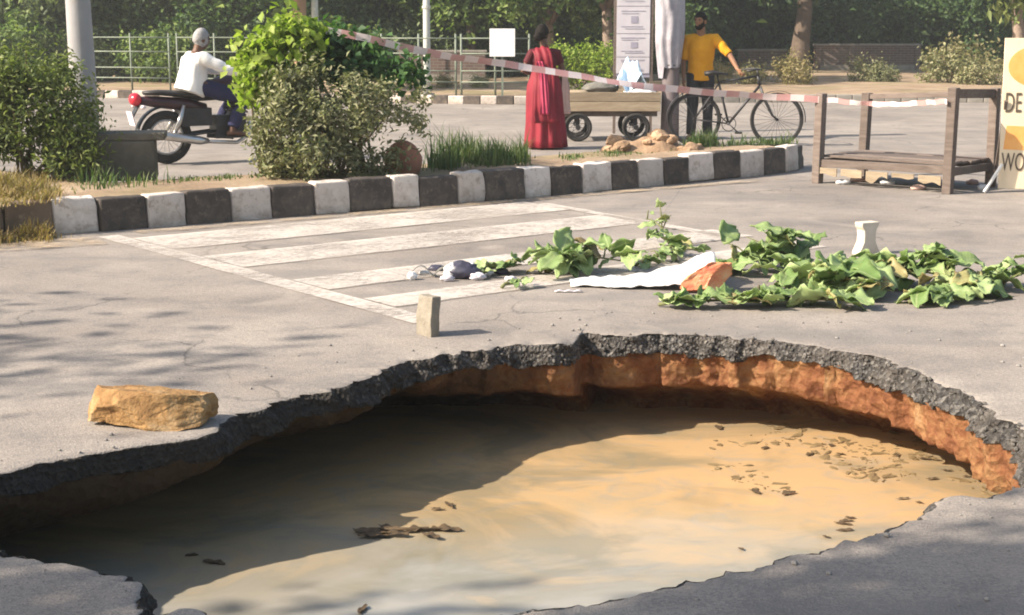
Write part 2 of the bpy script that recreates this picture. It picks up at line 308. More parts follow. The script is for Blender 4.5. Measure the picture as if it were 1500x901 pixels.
    M['scum'] = simple('floating_mud', (0.13, 0.085, 0.04), (0.24, 0.17, 0.085), 9, 0.8, 0.2, kind='World', bump=0.6, bscale=40)
build_materials()

# ------------------------------------------------------------------ mesh helpers
def tag(o, label=None, cat=None, group=None, kind=None):
    if label: o['label'] = label
    if cat: o['category'] = cat
    if group: o['group'] = group
    if kind: o['kind'] = kind
    return o
def link(name, me, mat=None, parent=None, smooth=False):
    if mat is not None:
        for m in (mat if isinstance(mat, (list, tuple)) else [mat]): me.materials.append(M[m] if isinstance(m, str) else m)
    if smooth:
        me.polygons.foreach_set('use_smooth', [True] * len(me.polygons))
    o = bpy.data.objects.new(name, me); COL.objects.link(o)
    if parent is not None: o.parent = parent
    return o
def empty(name, loc=(0, 0, 0), rz=0.0):
    o = bpy.data.objects.new(name, None); COL.objects.link(o); o.location = loc; o.rotation_euler = (0, 0, rz); o.empty_display_size = 0.2
    return o
def copy_tree(o, parent=None):
    c = o.copy(); COL.objects.link(c); c.parent = parent
    for ch in list(o.children): copy_tree(ch, c)
    return c

class MB:
    def __init__(s): s.v = []; s.f = []; s.mi = []
    def add(s, vs, fs, mi=0):
        b = len(s.v); s.v += [tuple(x) for x in vs]; s.f += [tuple(i + b for i in f) for f in fs]; s.mi += [mi] * len(fs); return s
    def box(s, c, size, rot=None, mi=0, taper=1.0):
        hx, hy, hz = (x / 2 for x in size); vs = []
        for z in (-1, 1):
            k = taper if z > 0 else 1.0
            for x, y in ((-1, -1), (1, -1), (1, 1), (-1, 1)): vs.append(Vector((x * hx * k, y * hy * k, z * hz)))
        if rot is not None: vs = [rot @ v for v in vs]
        c = Vector(c); vs = [v + c for v in vs]
        return s.add(vs, [(0, 3, 2, 1), (4, 5, 6, 7), (0, 1, 5, 4), (1, 2, 6, 5), (2, 3, 7, 6), (3, 0, 4, 7)], mi)
    def bar(s, a, b, w, h=None, mi=0, up=(0, 0, 1)):
        a, b = Vector(a), Vector(b); h = h or w; d = (b - a); L = d.length; d.normalize()
        up = Vector(up); side = d.cross(up)
        if side.length < 1e-4: side = d.cross(Vector((1, 0, 0)))
        side.normalize(); u = side.cross(d)
        vs = []
        for p in (a, b):
            for x, y in ((-1, -1), (1, -1), (1, 1), (-1, 1)): vs.append(p + side * x * w / 2 + u * y * h / 2)
        return s.add(vs, [(0, 3, 2, 1), (4, 5, 6, 7), (0, 1, 5, 4), (1, 2, 6, 5), (2, 3, 7, 6), (3, 0, 4, 7)], mi)
    def tube(s, pts, rad, n=8, mi=0, cap=True, flat=None):
        pts = [Vector(p) for p in pts]; m = len(pts)
        rad = [rad] * m if not hasattr(rad, '__len__') else list(rad)
        t0 = (pts[1] - pts[0]).normalized()
        ref = Vector((0, 0, 1)) if abs(t0.z) < 0.9 else Vector((1, 0, 0))
        if flat is not None: ref = Vector(flat[0])
        vs = []; side = None
        for i, p in enumerate(pts):
            t = (pts[min(i + 1, m - 1)] - pts[max(i - 1, 0)]).normalized()
            if side is None or flat is not None: side = t.cross(ref).normalized()
            else: side = (side - t * side.dot(t)).normalized()
            up = side.cross(t)
            k = flat[1] if flat is not None else 1.0
            for j in range(n):
                a = 2 * math.pi * j / n
                vs.append(p + side * math.cos(a) * rad[i] + up * math.sin(a) * rad[i] * k)
        fs = [(i * n + j, i * n + (j + 1) % n, (i + 1) * n + (j + 1) % n, (i + 1) * n + j) for i in range(m - 1) for j in range(n)]
        if cap: fs += [tuple(range(n - 1, -1, -1)), tuple(range((m - 1) * n, m * n))]
        return s.add(vs, fs, mi)
    def loft(s, rings, mi=0, cap=True):
        n = len(rings[0]); vs = [v for r in rings for v in r]; m = len(rings)
        fs = [(i * n + j, i * n + (j + 1) % n, (i + 1) * n + (j + 1) % n, (i + 1) * n + j) for i in range(m - 1) for j in range(n)]
        if cap: fs += [tuple(range(n - 1, -1, -1)), tuple(range((m - 1) * n, m * n))]
        return s.add(vs, fs, mi)
    def ball(s, c, r, nu=12, nv=8, mi=0, fn=None, rot=None):
        c = Vector(c); r = (r, r, r) if not hasattr(r, '__len__') else r
        vs = [Vector((0, 0, -1))]
        for i in range(1, nv):
            ph = math.pi * i / nv - math.pi / 2
            for j in range(nu):
                a = 2 * math.pi * j / nu; vs.append(Vector((math.cos(ph) * math.cos(a), math.cos(ph) * math.sin(a), math.sin(ph))))
        vs.append(Vector((0, 0, 1))); out = []
        for v in vs:
            k = fn(v) if fn else 1.0
            w = Vector((v.x * r[0], v.y * r[1], v.z * r[2])) * k
            if rot is not None: w = rot @ w
            out.append(c + w)
        L = len(vs) - 1; fs = []
        for j in range(nu):
            fs.append((0, 1 + (j + 1) % nu, 1 + j)); fs.append((L, L - nu + j, L - nu + (j + 1) % nu))
        for i in range(nv - 2):
            for j in range(nu):
                a = 1 + i * nu; fs.append((a + j, a + (j + 1) % nu, a + nu + (j + 1) % nu, a + nu + j))
        return s.add(out, fs, mi)
    def torus(s, c, R_, r, ax='y', n=32, k=8, mi=0):
        pts = []
        for i in range(n):
            a = 2 * math.pi * i / n; ca, sa = math.cos(a), math.sin(a); row = []
            for j in range(k):
                b = 2 * math.pi * j / k; q = R_ + r * math.cos(b); h = r * math.sin(b)
                p = {'y': (q * ca, h, q * sa), 'x': (h, q * ca, q * sa), 'z': (q * ca, q * sa, h)}[ax]
                row.append(Vector(p) + Vector(c))
            pts.append(row)
        vs = [p for r_ in pts for p in r_]
        return s.add(vs, [(i * k + j, ((i + 1) % n) * k + j, ((i + 1) % n) * k + (j + 1) % k, i * k + (j + 1) % k) for i in range(n) for j in range(k)], mi)
    def mesh(s, name='mesh'):
        me = bpy.data.meshes.new(name); me.from_pydata(s.v, [], s.f)
        if any(s.mi): me.polygons.foreach_set('material_index', s.mi)
        me.update(); return me
    def build(s, name, mat, parent=None, smooth=False):
        return link(name, s.mesh(name), mat, parent, smooth)

def apply_mods(me, mods, name='mesh'):
    o = bpy.data.objects.new('tmp', me); COL.objects.link(o)
    for typ, props in mods:
        m = o.modifiers.new(typ, typ)
        for k, v in props.items(): setattr(m, k, v)
    bpy.context.view_layer.update()
    dg = bpy.context.evaluated_depsgraph_get()
    out = bpy.data.meshes.new_from_object(o.evaluated_get(dg)); out.name = name
    bpy.data.objects.remove(o); bpy.data.meshes.remove(me)
    if len(out.materials): out.materials.clear()
    return out
def remesh(mb, voxel=0.01, smooth=3, name='body'):
    mods = [('REMESH', dict(mode='VOXEL', voxel_size=voxel, use_smooth_shade=True))]
    if smooth: mods.append(('SMOOTH', dict(factor=0.5, iterations=smooth)))
    return apply_mods(mb.mesh(), mods, name)
def displace(me, fn):
    n = len(me.vertices); co = np.empty(n * 3); me.vertices.foreach_get('co', co)
    no = np.empty(n * 3); me.vertices.foreach_get('normal', no)
    co = co.reshape(-1, 3); no = no.reshape(-1, 3)
    for i in range(n):
        co[i] += no[i] * fn(Vector(co[i]))
    me.vertices.foreach_set('co', co.ravel()); me.update()
def nz(v, sc=1.0, seed=0.0): return mnoise.noise(Vector(v) * sc + Vector((seed * 13.7, seed * 7.1, seed * 3.3)))
def bevel(mb, w, seg=2, name='mesh'):
    return apply_mods(mb.mesh(), [('BEVEL', dict(width=w, segments=seg, limit_method='ANGLE'))], name)

def tri_mesh(name, verts, tris):
    me = bpy.data.meshes.new(name); nv, nt = len(verts), len(tris)
    me.vertices.add(nv); me.vertices.foreach_set('co', np.ascontiguousarray(verts, dtype=np.float32).ravel())
    me.loops.add(nt * 3); me.loops.foreach_set('vertex_index', np.ascontiguousarray(tris, dtype=np.int32).ravel())
    me.polygons.add(nt); me.polygons.foreach_set('loop_start', np.arange(nt, dtype=np.int32) * 3)
    me.update(calc_edges=True); me.validate(); return me
def unit(a): return a / np.maximum(np.linalg.norm(a, axis=1, keepdims=True), 1e-9)
def leaf_cloud(name, pts, size, up=0.5, aspect=0.5, droop=0.0, svar=0.4, outward=None):
    pts = np.asarray(pts); n = len(pts)
    nor = NP.normal(size=(n, 3)); nor = unit(nor) + np.array([0, 0, up])
    if outward is not None: nor = nor + outward * 0.6
    nor = unit(nor)
    d = NP.normal(size=(n, 3)); d[:, 2] -= droop; d = unit(d - nor * np.sum(d * nor, axis=1, keepdims=True))
    s = np.cross(nor, d); L = size * (1 - svar + 2 * svar * NP.random(n))[:, None]
    w = L * aspect * 0.5
    base = pts - d * L * 0.5; tip = pts + d * L * 0.5 - nor * L * 0.12
    a = pts + s * w + nor * L * 0.10; b = pts - s * w + nor * L * 0.10
    verts = np.stack([base, a, tip, b], axis=1).reshape(-1, 3)
    i = np.arange(n)[:, None] * 4
    tris = np.concatenate([i + np.array([[0, 2, 1]]), i + np.array([[0, 3, 2]])], axis=1).reshape(-1, 3)
    return tri_mesh(name, verts, tris)
def clump_points(ell, nclump, nleaf, spread, shell=0.55, lo=None):
    # ell: list of (centre, radii); leaves gathered in clumps spread through the volume
    w = np.array([r[0] * r[1] * r[2] for _, r in ell]) ** 0.67; w /= w.sum()
    cs = []
    for k in NP.choice(len(ell), size=nclump, p=w):
        c, r = ell[k]; d = NP.normal(size=3); d /= np.linalg.norm(d)
        q = shell + (1 - shell) * NP.random() ** 0.5
        cs.append(np.array(c) + d * q * np.array(r))
    cs = np.array(cs)
    if lo is not None: cs[:, 2] = np.maximum(cs[:, 2], lo)
    per = NP.choice(nclump, size=nleaf)
    p = cs[per] + NP.normal(size=(nleaf, 3)) * spread * (0.6 + 0.8 * NP.random(nclump))[per][:, None]
    if lo is not None: p[:, 2] = np.maximum(p[:, 2], lo)
    return p, cs
def grass_mesh(name, pts, h, w=0.008, lean=0.35, hv=0.5):
    pts = np.asarray(pts, dtype=float); n = len(pts); a = NP.random(n) * 6.283
    d = np.stack([np.cos(a), np.sin(a), np.zeros(n)], 1); s = np.stack([-np.sin(a), np.cos(a), np.zeros(n)], 1)
    H = (h * (1 - hv + 2 * hv * NP.random(n)))[:, None]; ln = (lean * NP.random(n))[:, None] * H
    up = np.array([[0, 0, 1.0]])
    mid = pts + up * H * 0.55 + d * ln * 0.3; tip = pts + up * H * (1 - 0.25 * NP.random(n)[:, None]) + d * ln
    v = np.stack([pts - s * w, pts + s * w, mid - s * w * 0.8, mid + s * w * 0.8, tip], 1).reshape(-1, 3)
    i = np.arange(n)[:, None] * 5
    tr = np.concatenate([i + np.array([[0, 1, 3]]), i + np.array([[0, 3, 2]]), i + np.array([[2, 3, 4]])], 1).reshape(-1, 3)
    return tri_mesh(name, v, tr)
def spline(pts, n, closed=False):
    pts = [Vector(p) for p in pts]; out = []; m = len(pts)
    # resample by arc length through Catmull-Rom
    fine = []
    seg = m if closed else m - 1
    for i in range(seg):
        if closed: p0, p1, p2, p3 = (pts[(i + k) % m] for k in (-1, 0, 1, 2))
        else: p0, p1, p2, p3 = pts[max(i - 1, 0)], pts[i], pts[i + 1], pts[min(i + 2, m - 1)]
        for k in range(12):
            t = k / 12
            fine.append(0.5 * ((2 * p1) + (p2 - p0) * t + (2 * p0 - 5 * p1 + 4 * p2 - p3) * t * t + (3 * p1 - p0 - 3 * p2 + p3) * t ** 3))
    if not closed: fine.append(pts[-1])
    else: fine.append(fine[0])
    d = [0]
    for a, b in zip(fine, fine[1:]): d.append(d[-1] + (b - a).length)
    L = d[-1]; j = 0
    for i in range(n):
        s = L * i / (n if closed else n - 1)
        while j < len(fine) - 2 and d[j + 1] < s: j += 1
        t = (s - d[j]) / max(d[j + 1] - d[j], 1e-9)
        out.append(fine[j].lerp(fine[j + 1], min(max(t, 0), 1)))
    return out, L

# ------------------------------------------------------------------ road with the collapsed hole
RIM_PX = [(-50, 702), (0, 690), (60, 676), (130, 663), (200, 652), (296, 634), (318, 612), (350, 600), (430, 577), (500, 564), (545, 548), (590, 528), (650, 517),
          (700, 508), (760, 501), (835, 499), (856, 485), (900, 488), (1000, 486), (1060, 490), (1086, 494), (1106, 493), (1200, 505), (1290, 522), (1340, 536),
          (1390, 560), (1432, 582), (1470, 606), (1508, 640), (1525, 680), (1500, 713), (1450, 727), (1408, 735), (1372, 750), (1291, 776), (1258, 796), (1225, 810),
          (1155, 820), (1071, 831), (1023, 845), (990, 862), (950, 869), (870, 884), (780, 899), (700, 915), (560, 936), (420, 938), (330, 920), (285, 899), (250, 897), (203, 905),
          (198, 880), (200, 850), (150, 846), (117, 834), (70, 829), (30, 818), (0, 813), (-35, 803), (-62, 778), (-72, 735)]
HC = Vector((0.05, 5.85, 0))
NR = 620
rim, _ = spline([P(x, y) for x, y in RIM_PX], NR, True)
for i, p in enumerate(rim):
    r = (p - HC).normalized()
    p += r * (0.022 * nz(p, 5.0, 1) + 0.012 * nz(p, 17, 2) + 0.008 * nz(p, 45, 3) + 0.030 * (mnoise.cell(p * 3.7 + Vector((3.1, 1.7, 0.5))) - 0.5) + 0.016 * (mnoise.cell(p * 9.1 + Vector((0.3, 0.7, 0.5))) - 0.5))
rhat = [(p - HC).normalized() for p in rim]
WATER_Z = -0.50

def rim_grid(rows):   # rows: list of functions (i, p, r) -> Vector
    vs = []
    for fn in rows:
        for i in range(NR): vs.append(fn(i, rim[i], rhat[i]))
    m = len(rows)
    fs = [(a * NR + i, a * NR + (i + 1) % NR, (a + 1) * NR + (i + 1) % NR, (a + 1) * NR + i) for a in range(m - 1) for i in range(NR)]
    return vs, fs
offs = [0, 0.012, 0.03, 0.06, 0.1, 0.18, 0.35, 0.7, 1.3, 2.5, 5, 10, 22, 60, 260]
def road_row(o):
    def fn(i, p, r):
        q = p + r * o
        k = max(0, 1 - o / 0.10)
        q.z = -0.012 * k * (0.5 + nz(p, 12, 5)) + 0.004 * nz(q, 1.2, 4) * (1 if o < 8 else 0) * (1 - k)
        if o == 0: q.z -= 0.004
        return q
    return fn
vs, fs = rim_grid([road_row(o) for o in offs])
road = link('road', MB().add(vs, fs).mesh('road'), 'road', smooth=True); tag(road, 'pale dusty asphalt road with a large collapsed hole', kind='structure')

hole = empty('pothole', (HC.x, HC.y, WATER_Z)); tag(hole, 'sinkhole in the road with broken asphalt edge and red soil walls', kind='structure')
def thick(i): return 0.108 - 0.018 * min(1, max(0, -rhat[i].x)) + 0.030 * nz(rim[i], 1.6, 8) + 0.020 * nz(rim[i], 6, 9) + 0.016 * (mnoise.cell(rim[i] * 3.3) - 0.5)
def face(depth_fn, off_fn, amp, sc, seed):
    def fn(i, p, r):
        z = depth_fn(i); q = p + r * off_fn(i); q.z = z
        s = amp * (nz(q, sc, seed) + 0.6 * nz(q, sc * 2.6, seed + 1) + 0.4 * nz(q, sc * 6, seed + 2))
        q += r * s; q.z += 0.25 * s
        return q
    return fn
def topfn(i, p, r):
    return road_row(0)(i, p, r) + Vector((0, 0, 0.0))
nrow = 14
rows = [topfn] + [face(lambda i, k=k: -thick(i) * k / nrow - 0.004, lambda i, k=k: -0.055 * k / nrow, 0.027, 13, 20) for k in range(1, nrow + 1)]
rows += [face(lambda i: -thick(i) - 0.006, lambda i: 0.02, 0.012, 10, 23)]
vs, fs = rim_grid(rows)
mb = MB().add([v - Vector((HC.x, HC.y, WATER_Z)) for v in vs], fs)
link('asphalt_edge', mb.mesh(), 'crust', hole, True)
# stones of the road base sticking out of the broken edge
pv, pf = [], []
mbs = MB()
for _ in range(900):
    i = R.randrange(NR); k = R.random() ** 0.8
    z = -thick(i) * k; p = rim[i] + rhat[i] * (-0.055 * k + R.uniform(-0.008, 0.012)); p.z = z
    if rhat[i].y < -0.55 or rhat[i].x < -0.1: continue
    s = R.uniform(0.005, 0.012)
    mbs.ball(p - Vector((HC.x, HC.y, WATER_Z)), (s * R.uniform(0.7, 1.3), s * R.uniform(0.7, 1.3), s * R.uniform(0.6, 1.1)), 5, 4, fn=lambda v: R.uniform(0.8, 1.15))
tag(mbs.build('aggregate', 'aggregate', hole), kind='stuff')
nrow = 16
def lft(i):   # 1 on the left side of the hole, where the soil has washed out further
    return min(1, max(0, (0.25 - rhat[i].x) / 0.7)) * (1 if rhat[i].y > -0.6 else 0)
def sdep(i, k):
    a = -thick(i) + 0.01; b = -0.295 + 0.09 * lft(i) - 0.05 * nz(rim[i], 2.2, 31); return a + (b - a) * k / nrow
rows = [face(lambda i: -thick(i) + 0.012, lambda i: 0.04, 0.004, 10, 40)]
rows += [face(lambda i, k=k: sdep(i, k), lambda i, k=k: -0.030 + (0.025 + 0.16 * lft(i)) * (k / nrow) ** 2, 0.024, 8, 40) for k in range(0, nrow + 1)]
for k in range(1, 9):
    rows.append(face(lambda i, k=k: sdep(i, nrow) + (-0.66 - sdep(i, nrow)) * k / 8, lambda i, k=k: 0.02 + (0.42 + 0.7 * lft(i) + 0.12 * nz(rim[i], 1.1, 50)) * math.sin(min(1, k / 5) * math.pi / 2), 0.02, 8, 44))
vs, fs = rim_grid(rows)
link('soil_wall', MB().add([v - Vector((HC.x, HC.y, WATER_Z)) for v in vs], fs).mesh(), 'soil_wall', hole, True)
# muddy water, reaching under the overhang
mb = MB(); vs = [Vector((0, 0, 0))]; fs = []
steps = [0.15, 0.3, 0.45, 0.6, 0.75, 0.9, 1.0]
for t_ in steps:
    for i in range(0, NR, 5): q = HC.lerp(rim[i] + rhat[i] * 1.45, t_) - HC; q.z = 0; vs.append(q)
m = NR // 5
fs += [(0, 1 + j, 1 + (j + 1) % m) for j in range(m)]
for a in range(len(steps) - 1): fs += [(1 + a * m + j, 1 + (a + 1) * m + j, 1 + (a + 1) * m + (j + 1) % m, 1 + a * m + (j + 1) % m) for j in range(m)]
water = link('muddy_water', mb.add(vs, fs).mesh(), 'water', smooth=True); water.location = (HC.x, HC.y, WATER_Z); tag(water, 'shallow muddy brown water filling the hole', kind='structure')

# ------------------------------------------------------------------ road markings (sheets 4 mm up)
B0, B1 = P(158, 347), P(600, 465)
bd = (B1 - B0).normalized(); kd = Vector((-bd.y, bd.x, 0)).normalized()
if kd.x < 0: kd = -kd
C0 = P(790, 300)
SPAN = (C0 - B0).dot(kd)
def strip(a, b, w, name='painted_stripe', z=0.0085):
    a, b = Vector(a), Vector(b); d = (b - a).normalized(); s = Vector((-d.y, d.x, 0)); n = 26
    vs = []; 
    for i in range(n + 1):
        p = a.lerp(b, i / n)
        for sg in (-1, 1):
            q = p + s * sg * (w / 2 + 0.012 * nz(p, 3.0, 60 + sg)); q.z = z; vs.append(q)
    return link(name, MB().add(vs, [(2 * i, 2 * i + 1, 2 * i + 3, 2 * i + 2) if (b - a).cross(s).z < 0 else (2 * i, 2 * i + 2, 2 * i + 3, 2 * i + 1) for i in range(n)]).mesh(), 'paint', road)
strip(B0, P(625, 473), 0.16)
strip(C0 + kd * 0.05, P(1060, 347), 0.12)
for (xa, ya), (xb, yb) in (((178, 352), (250, 367)), ((287, 378), (350, 394)), ((418, 413), (470, 427)), ((520, 441), (565, 453))):
    a, b = P(xa, ya), P(xb, yb); c = (a + b) / 2; w = abs((b - a).dot(bd))
    c = B0 + bd * (c - B0).dot(bd)
    strip(c + kd * 0.09, c + kd * (SPAN - 0.02), w, z=0.0085)

t = NT('dust_drift'); co = t.coord('World')
al = t.ramp(t.math('ADD', t.math('MULTIPLY', t.noise(co, 2.2, 5, 0.65), 0.7), t.math('MULTIPLY', t.noise(co, 14, 5, 0.7), 0.3)), [(0.42, 0.0), (0.60, 0.75)])
t.base(t.ramp(t.noise(co, 9, 5), [(0.3, (0.40, 0.30, 0.20)), (0.7, (0.48, 0.38, 0.27))]), 0.95, 0.1)
tr = t.n('BsdfTransparent'); mx = t.n('MixShader'); t.link(al, mx.inputs[0]); t.link(tr.outputs[0], mx.inputs[1]); t.link(t.b.outputs[0], mx.inputs[2]); t.link(mx.outputs[0], t.out.inputs['Surface']); M['dust'] = t.m
def dust_strip(a, b, w):
    o_ = strip(a, b, w, 'dust_drift', 0.0125); o_.data.materials.clear(); o_.data.materials.append(M['dust'])
dust_strip(P(-260, 380), P(150, 354), 0.42); dust_strip(P(200, 342), P(1150, 262), 0.16)

# ------------------------------------------------------------------ island with painted kerb stones
KERB_PX = [(-260, 366), (-60, 353), (80, 345), (280, 329), (530, 310), (760, 292), (980, 271), (1100, 259), (1158, 252)]
front = [P(x, y) for x, y in KERB_PX]
nose = [P(1182, 245), P(1194, 236), P(1186, 229)]
kpts, klen = spline(front + nose, 400)
def kpos(s):
    t = min(max(s / klen, 0), 0.9999) * 399; i = int(t); return kpts[i].lerp(kpts[i + 1], t - i)
KH, KD = 0.275, 0.17
island = empty('traffic_island', (0, 13.5, 0)); tag(island, 'raised traffic island of earth edged with black and white kerb stones', kind='structure')
isl_o = Vector((0, 13.5, 0))
# stone boundaries follow those of the photograph
bnd_px = [-190, -122, -56, 10, 78, 145, 217, 277, 342, 402, 463, 515, 578, 617, 672, 714, 770, 811, 857, 898, 937, 975, 1012, 1048, 1087, 1122]
def s_at_px(px):
    best = None
    for i in range(400):
        p = kpts[i]; q = 750 + F_PX * p.x / (p.y * CT + CAM_H * ST)
        if best is None or abs(q - px) < best[0]: best = (abs(q - px), klen * i / 399)
        if q > px + 15 and i > 5: break
    return best[1]
bnds = [s_at_px(x) for x in bnd_px]
bnds += [bnds[-1] + 0.40, bnds[-1] + 0.72, bnds[-1] + 1.02]
def stone_mesh(L, seed):
    bm = bmesh.new(); bmesh.ops.create_cube(bm, size=1)
    for v in bm.verts: v.co = Vector((v.co.x * L, v.co.y * KD, (v.co.z + 0.5) * KH))
    for v in bm.verts:
        if v.co.z > 0.1 and v.co.y < 0: v.co.y += 0.022
    bmesh.ops.bevel(bm, geom=[e for e in bm.edges], offset=0.022, segments=3, affect='EDGES', profile=0.6)
    bmesh.ops.subdivide_edges(bm, edges=[e for e in bm.edges if e.calc_length() > 0.08], cuts=3, use_grid_fill=True)
    for v in bm.verts:
        v.co += v.normal * 0.007 * (nz(v.co, 9, seed) + 0.7 * nz(v.co, 24, seed))
        if nz(v.co, 6, seed + 40) > 0.42 and v.co.z > KH * 0.6: v.co -= v.normal * 0.014
    bmesh.ops.recalc_face_normals(bm, faces=bm.faces)
    me = bpy.data.meshes.new('kerb_stone'); bm.to_mesh(me); bm.free(); return me
for i in range(len(bnds) - 1):
    a, b = kpos(bnds[i]), kpos(bnds[i + 1]); d = (b - a); L = d.length
    if L < 0.05: continue
    n = Vector((-d.y, d.x, 0)).normalized()
    black = (i % 2 == 1)
    o = link('kerb_stone', stone_mesh(L - 0.008, i + 1), 'kerb_dirt' if i < 4 else ('kerb_black' if black else 'kerb_white'), island, True)
    c = (a + b) / 2 + n * (KD / 2)
    o.location = c - isl_o + n * R.uniform(-0.012, 0.012) + Vector((0, 0, R.uniform(-0.025, 0.008))); o.rotation_euler = (R.uniform(-0.02, 0.02), R.uniform(-0.012, 0.012), math.atan2(d.y, d.x) + R.uniform(-0.03, 0.03))
# earth fill (real thickness, uneven)
def inset(s, w):
    a = kpos(s); b = kpos(min(s + 0.05, klen - 0.001)); a2 = kpos(max(s - 0.05, 0)); d = (b - a2).normalized(); n = Vector((-d.y, d.x, 0)); return a + n * w
def back_w(px):   # island width measured into the scene
    if px < 150: return 3.6
    if px < 235: return 3.6 + (px - 150) / 85 * (1.25 - 3.6)
    return 1.25 if px < 1050 else max(0.5, 1.25 - (px - 1050) / 130 * 0.75)
svals = [bnds[0] + (bnds[-2] - bnds[0]) * k / 90 for k in range(91)]
def pxs(p): return 750 + F_PX * p.x / (p.y * CT + CAM_H * ST)
vs = []; nc = 12
for s in svals:
    a = inset(s, KD - 0.02); w = back_w(pxs(kpos(s)))
    b = inset(s, w)
    for j in range(nc + 1):
        q = a.lerp(b, j / nc); e = 0 if j in (0, nc) else 1
        q.z = 0.235 + e * (0.03 * nz(q, 1.7, 70) + 0.02 * nz(q, 6, 71)); vs.append(q - isl_o)
    q = b.copy(); q.z = -0.02; vs.append(q - isl_o)
k = nc + 2
fs = [(i * k + j, (i + 1) * k + j, (i + 1) * k + j + 1, i * k + j + 1) for i in range(90) for j in range(k - 1)]
link('earth_fill', MB().add(vs, fs).mesh(), 'earth', island, True)

# ------------------------------------------------------------------ far verge with its kerb
fk = [Vector((-60, 43, 0)), Vector((-20, 36, 0)), P(140, 143), P(400, 147), P(640, 152), P(800, 153), P(1000, 151), P(1300, 150), Vector((22, 30, 0)), Vector((60, 33, 0))]
fpts, flen = spline(fk, 300)
verge_v = []; VZ = 0.14
for p in fpts:
    for dy in (0.10, 0.8, 2.5, 5, 9, 15, 26, 45, 90, 220):
        q = p + Vector((0, dy, 0)); q.z = VZ + (0.05 * nz(q, 0.5, 80) if dy > 0.2 else -0.005); verge_v.append(q)
k = 10
fs = [(i * k + j, (i + 1) * k + j, (i + 1) * k + j + 1, i * k + j + 1) for i in range(299) for j in range(k - 1)]
verge = link('verge', MB().add(verge_v, fs).mesh(), 'earth', smooth=True); tag(verge, 'dry earth verge beyond the far road', kind='structure')
L = 0.33
fk_w = bevel(MB().box((0, 0, 0.08), (L - 0.01, 0.14, 0.17)), 0.015, 2); fk_b = fk_w.copy()
fk_c = fk_w.copy(); fk_c.materials.append(M['concrete']); fk_w.materials.append(M['kerb_white']); fk_b.materials.append(M['kerb_black'])
s = 0.0; i = 0
while s < flen - 1:
    t = s / flen * 299; a = fpts[int(t)].lerp(fpts[int(t) + 1], t - int(t)); t2 = (s + L) / flen * 299; b = fpts[int(t2)].lerp(fpts[int(t2) + 1], t2 - int(t2))
    pxm = pxs(a)
    if 100 < pxm < 1480:
        o = bpy.data.objects.new('kerb_stone', fk_w if (i % 2 and pxm < 830) else (fk_b if pxm < 830 else fk_c)); COL.objects.link(o); o.parent = verge
        o.location = (a + b) / 2 + Vector((0, 0.07, R.uniform(-0.01, 0.005))); o.rotation_euler = (0, 0, math.atan2(b.y - a.y, b.x - a.x))
    s += L; i += 1
# near-side verge, left of the camera, where the roadside trees stand
mb = MB(); poly = [Vector(p) for p in ((-7.2, 6.0, 0), (-6.3, 3.0, 0), (-5.6, -2.0, 0), (-5.4, -12, 0), (-30, -12, 0), (-30, 6, 0))]
mb.add([p + Vector((0, 0, 0.15)) for p in poly] + [p - Vector((0, 0, 0.02)) for p in poly], [tuple(reversed(range(6)))] + [(i, (i + 1) % 6, 6 + (i + 1) % 6, 6 + i) for i in range(6)])
nv = mb.build('roadside_verge', 'earth'); tag(nv, 'raised earth verge beside the road', kind='structure')

# ------------------------------------------------------------------ vegetation
def make_tree(name, H, tr, ell, nclump, nleaf, spread, lsize, leaf, bark, droop=0.0, lean=0.1, aspect=0.5):
    root = empty(name)
    pts, cs = clump_points(ell, nclump, nleaf, spread, 0.35)
    top = Vector((lean * R.uniform(-1, 1) * H * 0.4, lean * R.uniform(-1, 1) * H * 0.4, H * 0.62))
    mb = MB(); n = 9; path = []
    for i in range(n):
        t = i / (n - 1); q = top * t; q += Vector((nz((t * 3, 0, H), 1, 3), nz((0, t * 3, H), 1, 4), 0)) * 0.12 * t; q.z = top.z * t - 0.05 * (i == 0); path.append(q)
    mb.tube(path, [tr * (1.35 if i == 0 else (1.1 if i == 1 else 1.0)) * (1 - 0.6 * i / (n - 1)) for i in range(n)], 10)
    trunk = mb.build('trunk', bark, root, True)
    lm = MB(); order = sorted(range(len(cs)), key=lambda _: R.random())[:16]
    for k in order:
        c = Vector(cs[k]); a = path[R.randrange(4, n)]
        mid = a.lerp(c, 0.5) + Vector((R.uniform(-.2, .2), R.uniform(-.2, .2), R.uniform(0.1, 0.4)))
        lm.tube([a, mid, c], [tr * 0.38, tr * 0.22, tr * 0.07], 6)
    lm.build('limb', bark, root, True)
    link('crown', leaf_cloud('crown', pts, lsize, 0.45, aspect, droop), leaf, root)
    return root
def make_shrub(name, ell, nclump, nleaf, spread, lsize, leaf, stems=7, up=0.5, aspect=0.5, lo=0.02, droop=0.0, shell=0.45):
    root = empty(name)
    pts, cs = clump_points(ell, nclump, nleaf, spread, shell, lo)
    cen = np.mean([e[0] for e in ell], axis=0); out = unit(pts - cen)
    link('foliage', leaf_cloud('foliage', pts, lsize, up, aspect, droop, outward=out), leaf, root)
    mb = MB()
    for k in range(stems):
        c = Vector(cs[R.randrange(len(cs))]); b = Vector((cen[0] + R.uniform(-.12, .12), cen[1] + R.uniform(-.12, .12), -0.03))
        mid = b.lerp(c, 0.5) + Vector((R.uniform(-.06, .06), R.uniform(-.06, .06), 0.05))
        mb.tube([b, mid, c], [0.016, 0.011, 0.005], 5)
    mb.build('stem', 'twig', root, True)
    return root

def put(o, loc, rz=0.0, sc=1.0):
    o.location = loc; o.rotation_euler = (0, 0, rz); o.scale = (sc, sc, sc) if not hasattr(sc, '__len__') else sc
    return o

ISZ = 0.235
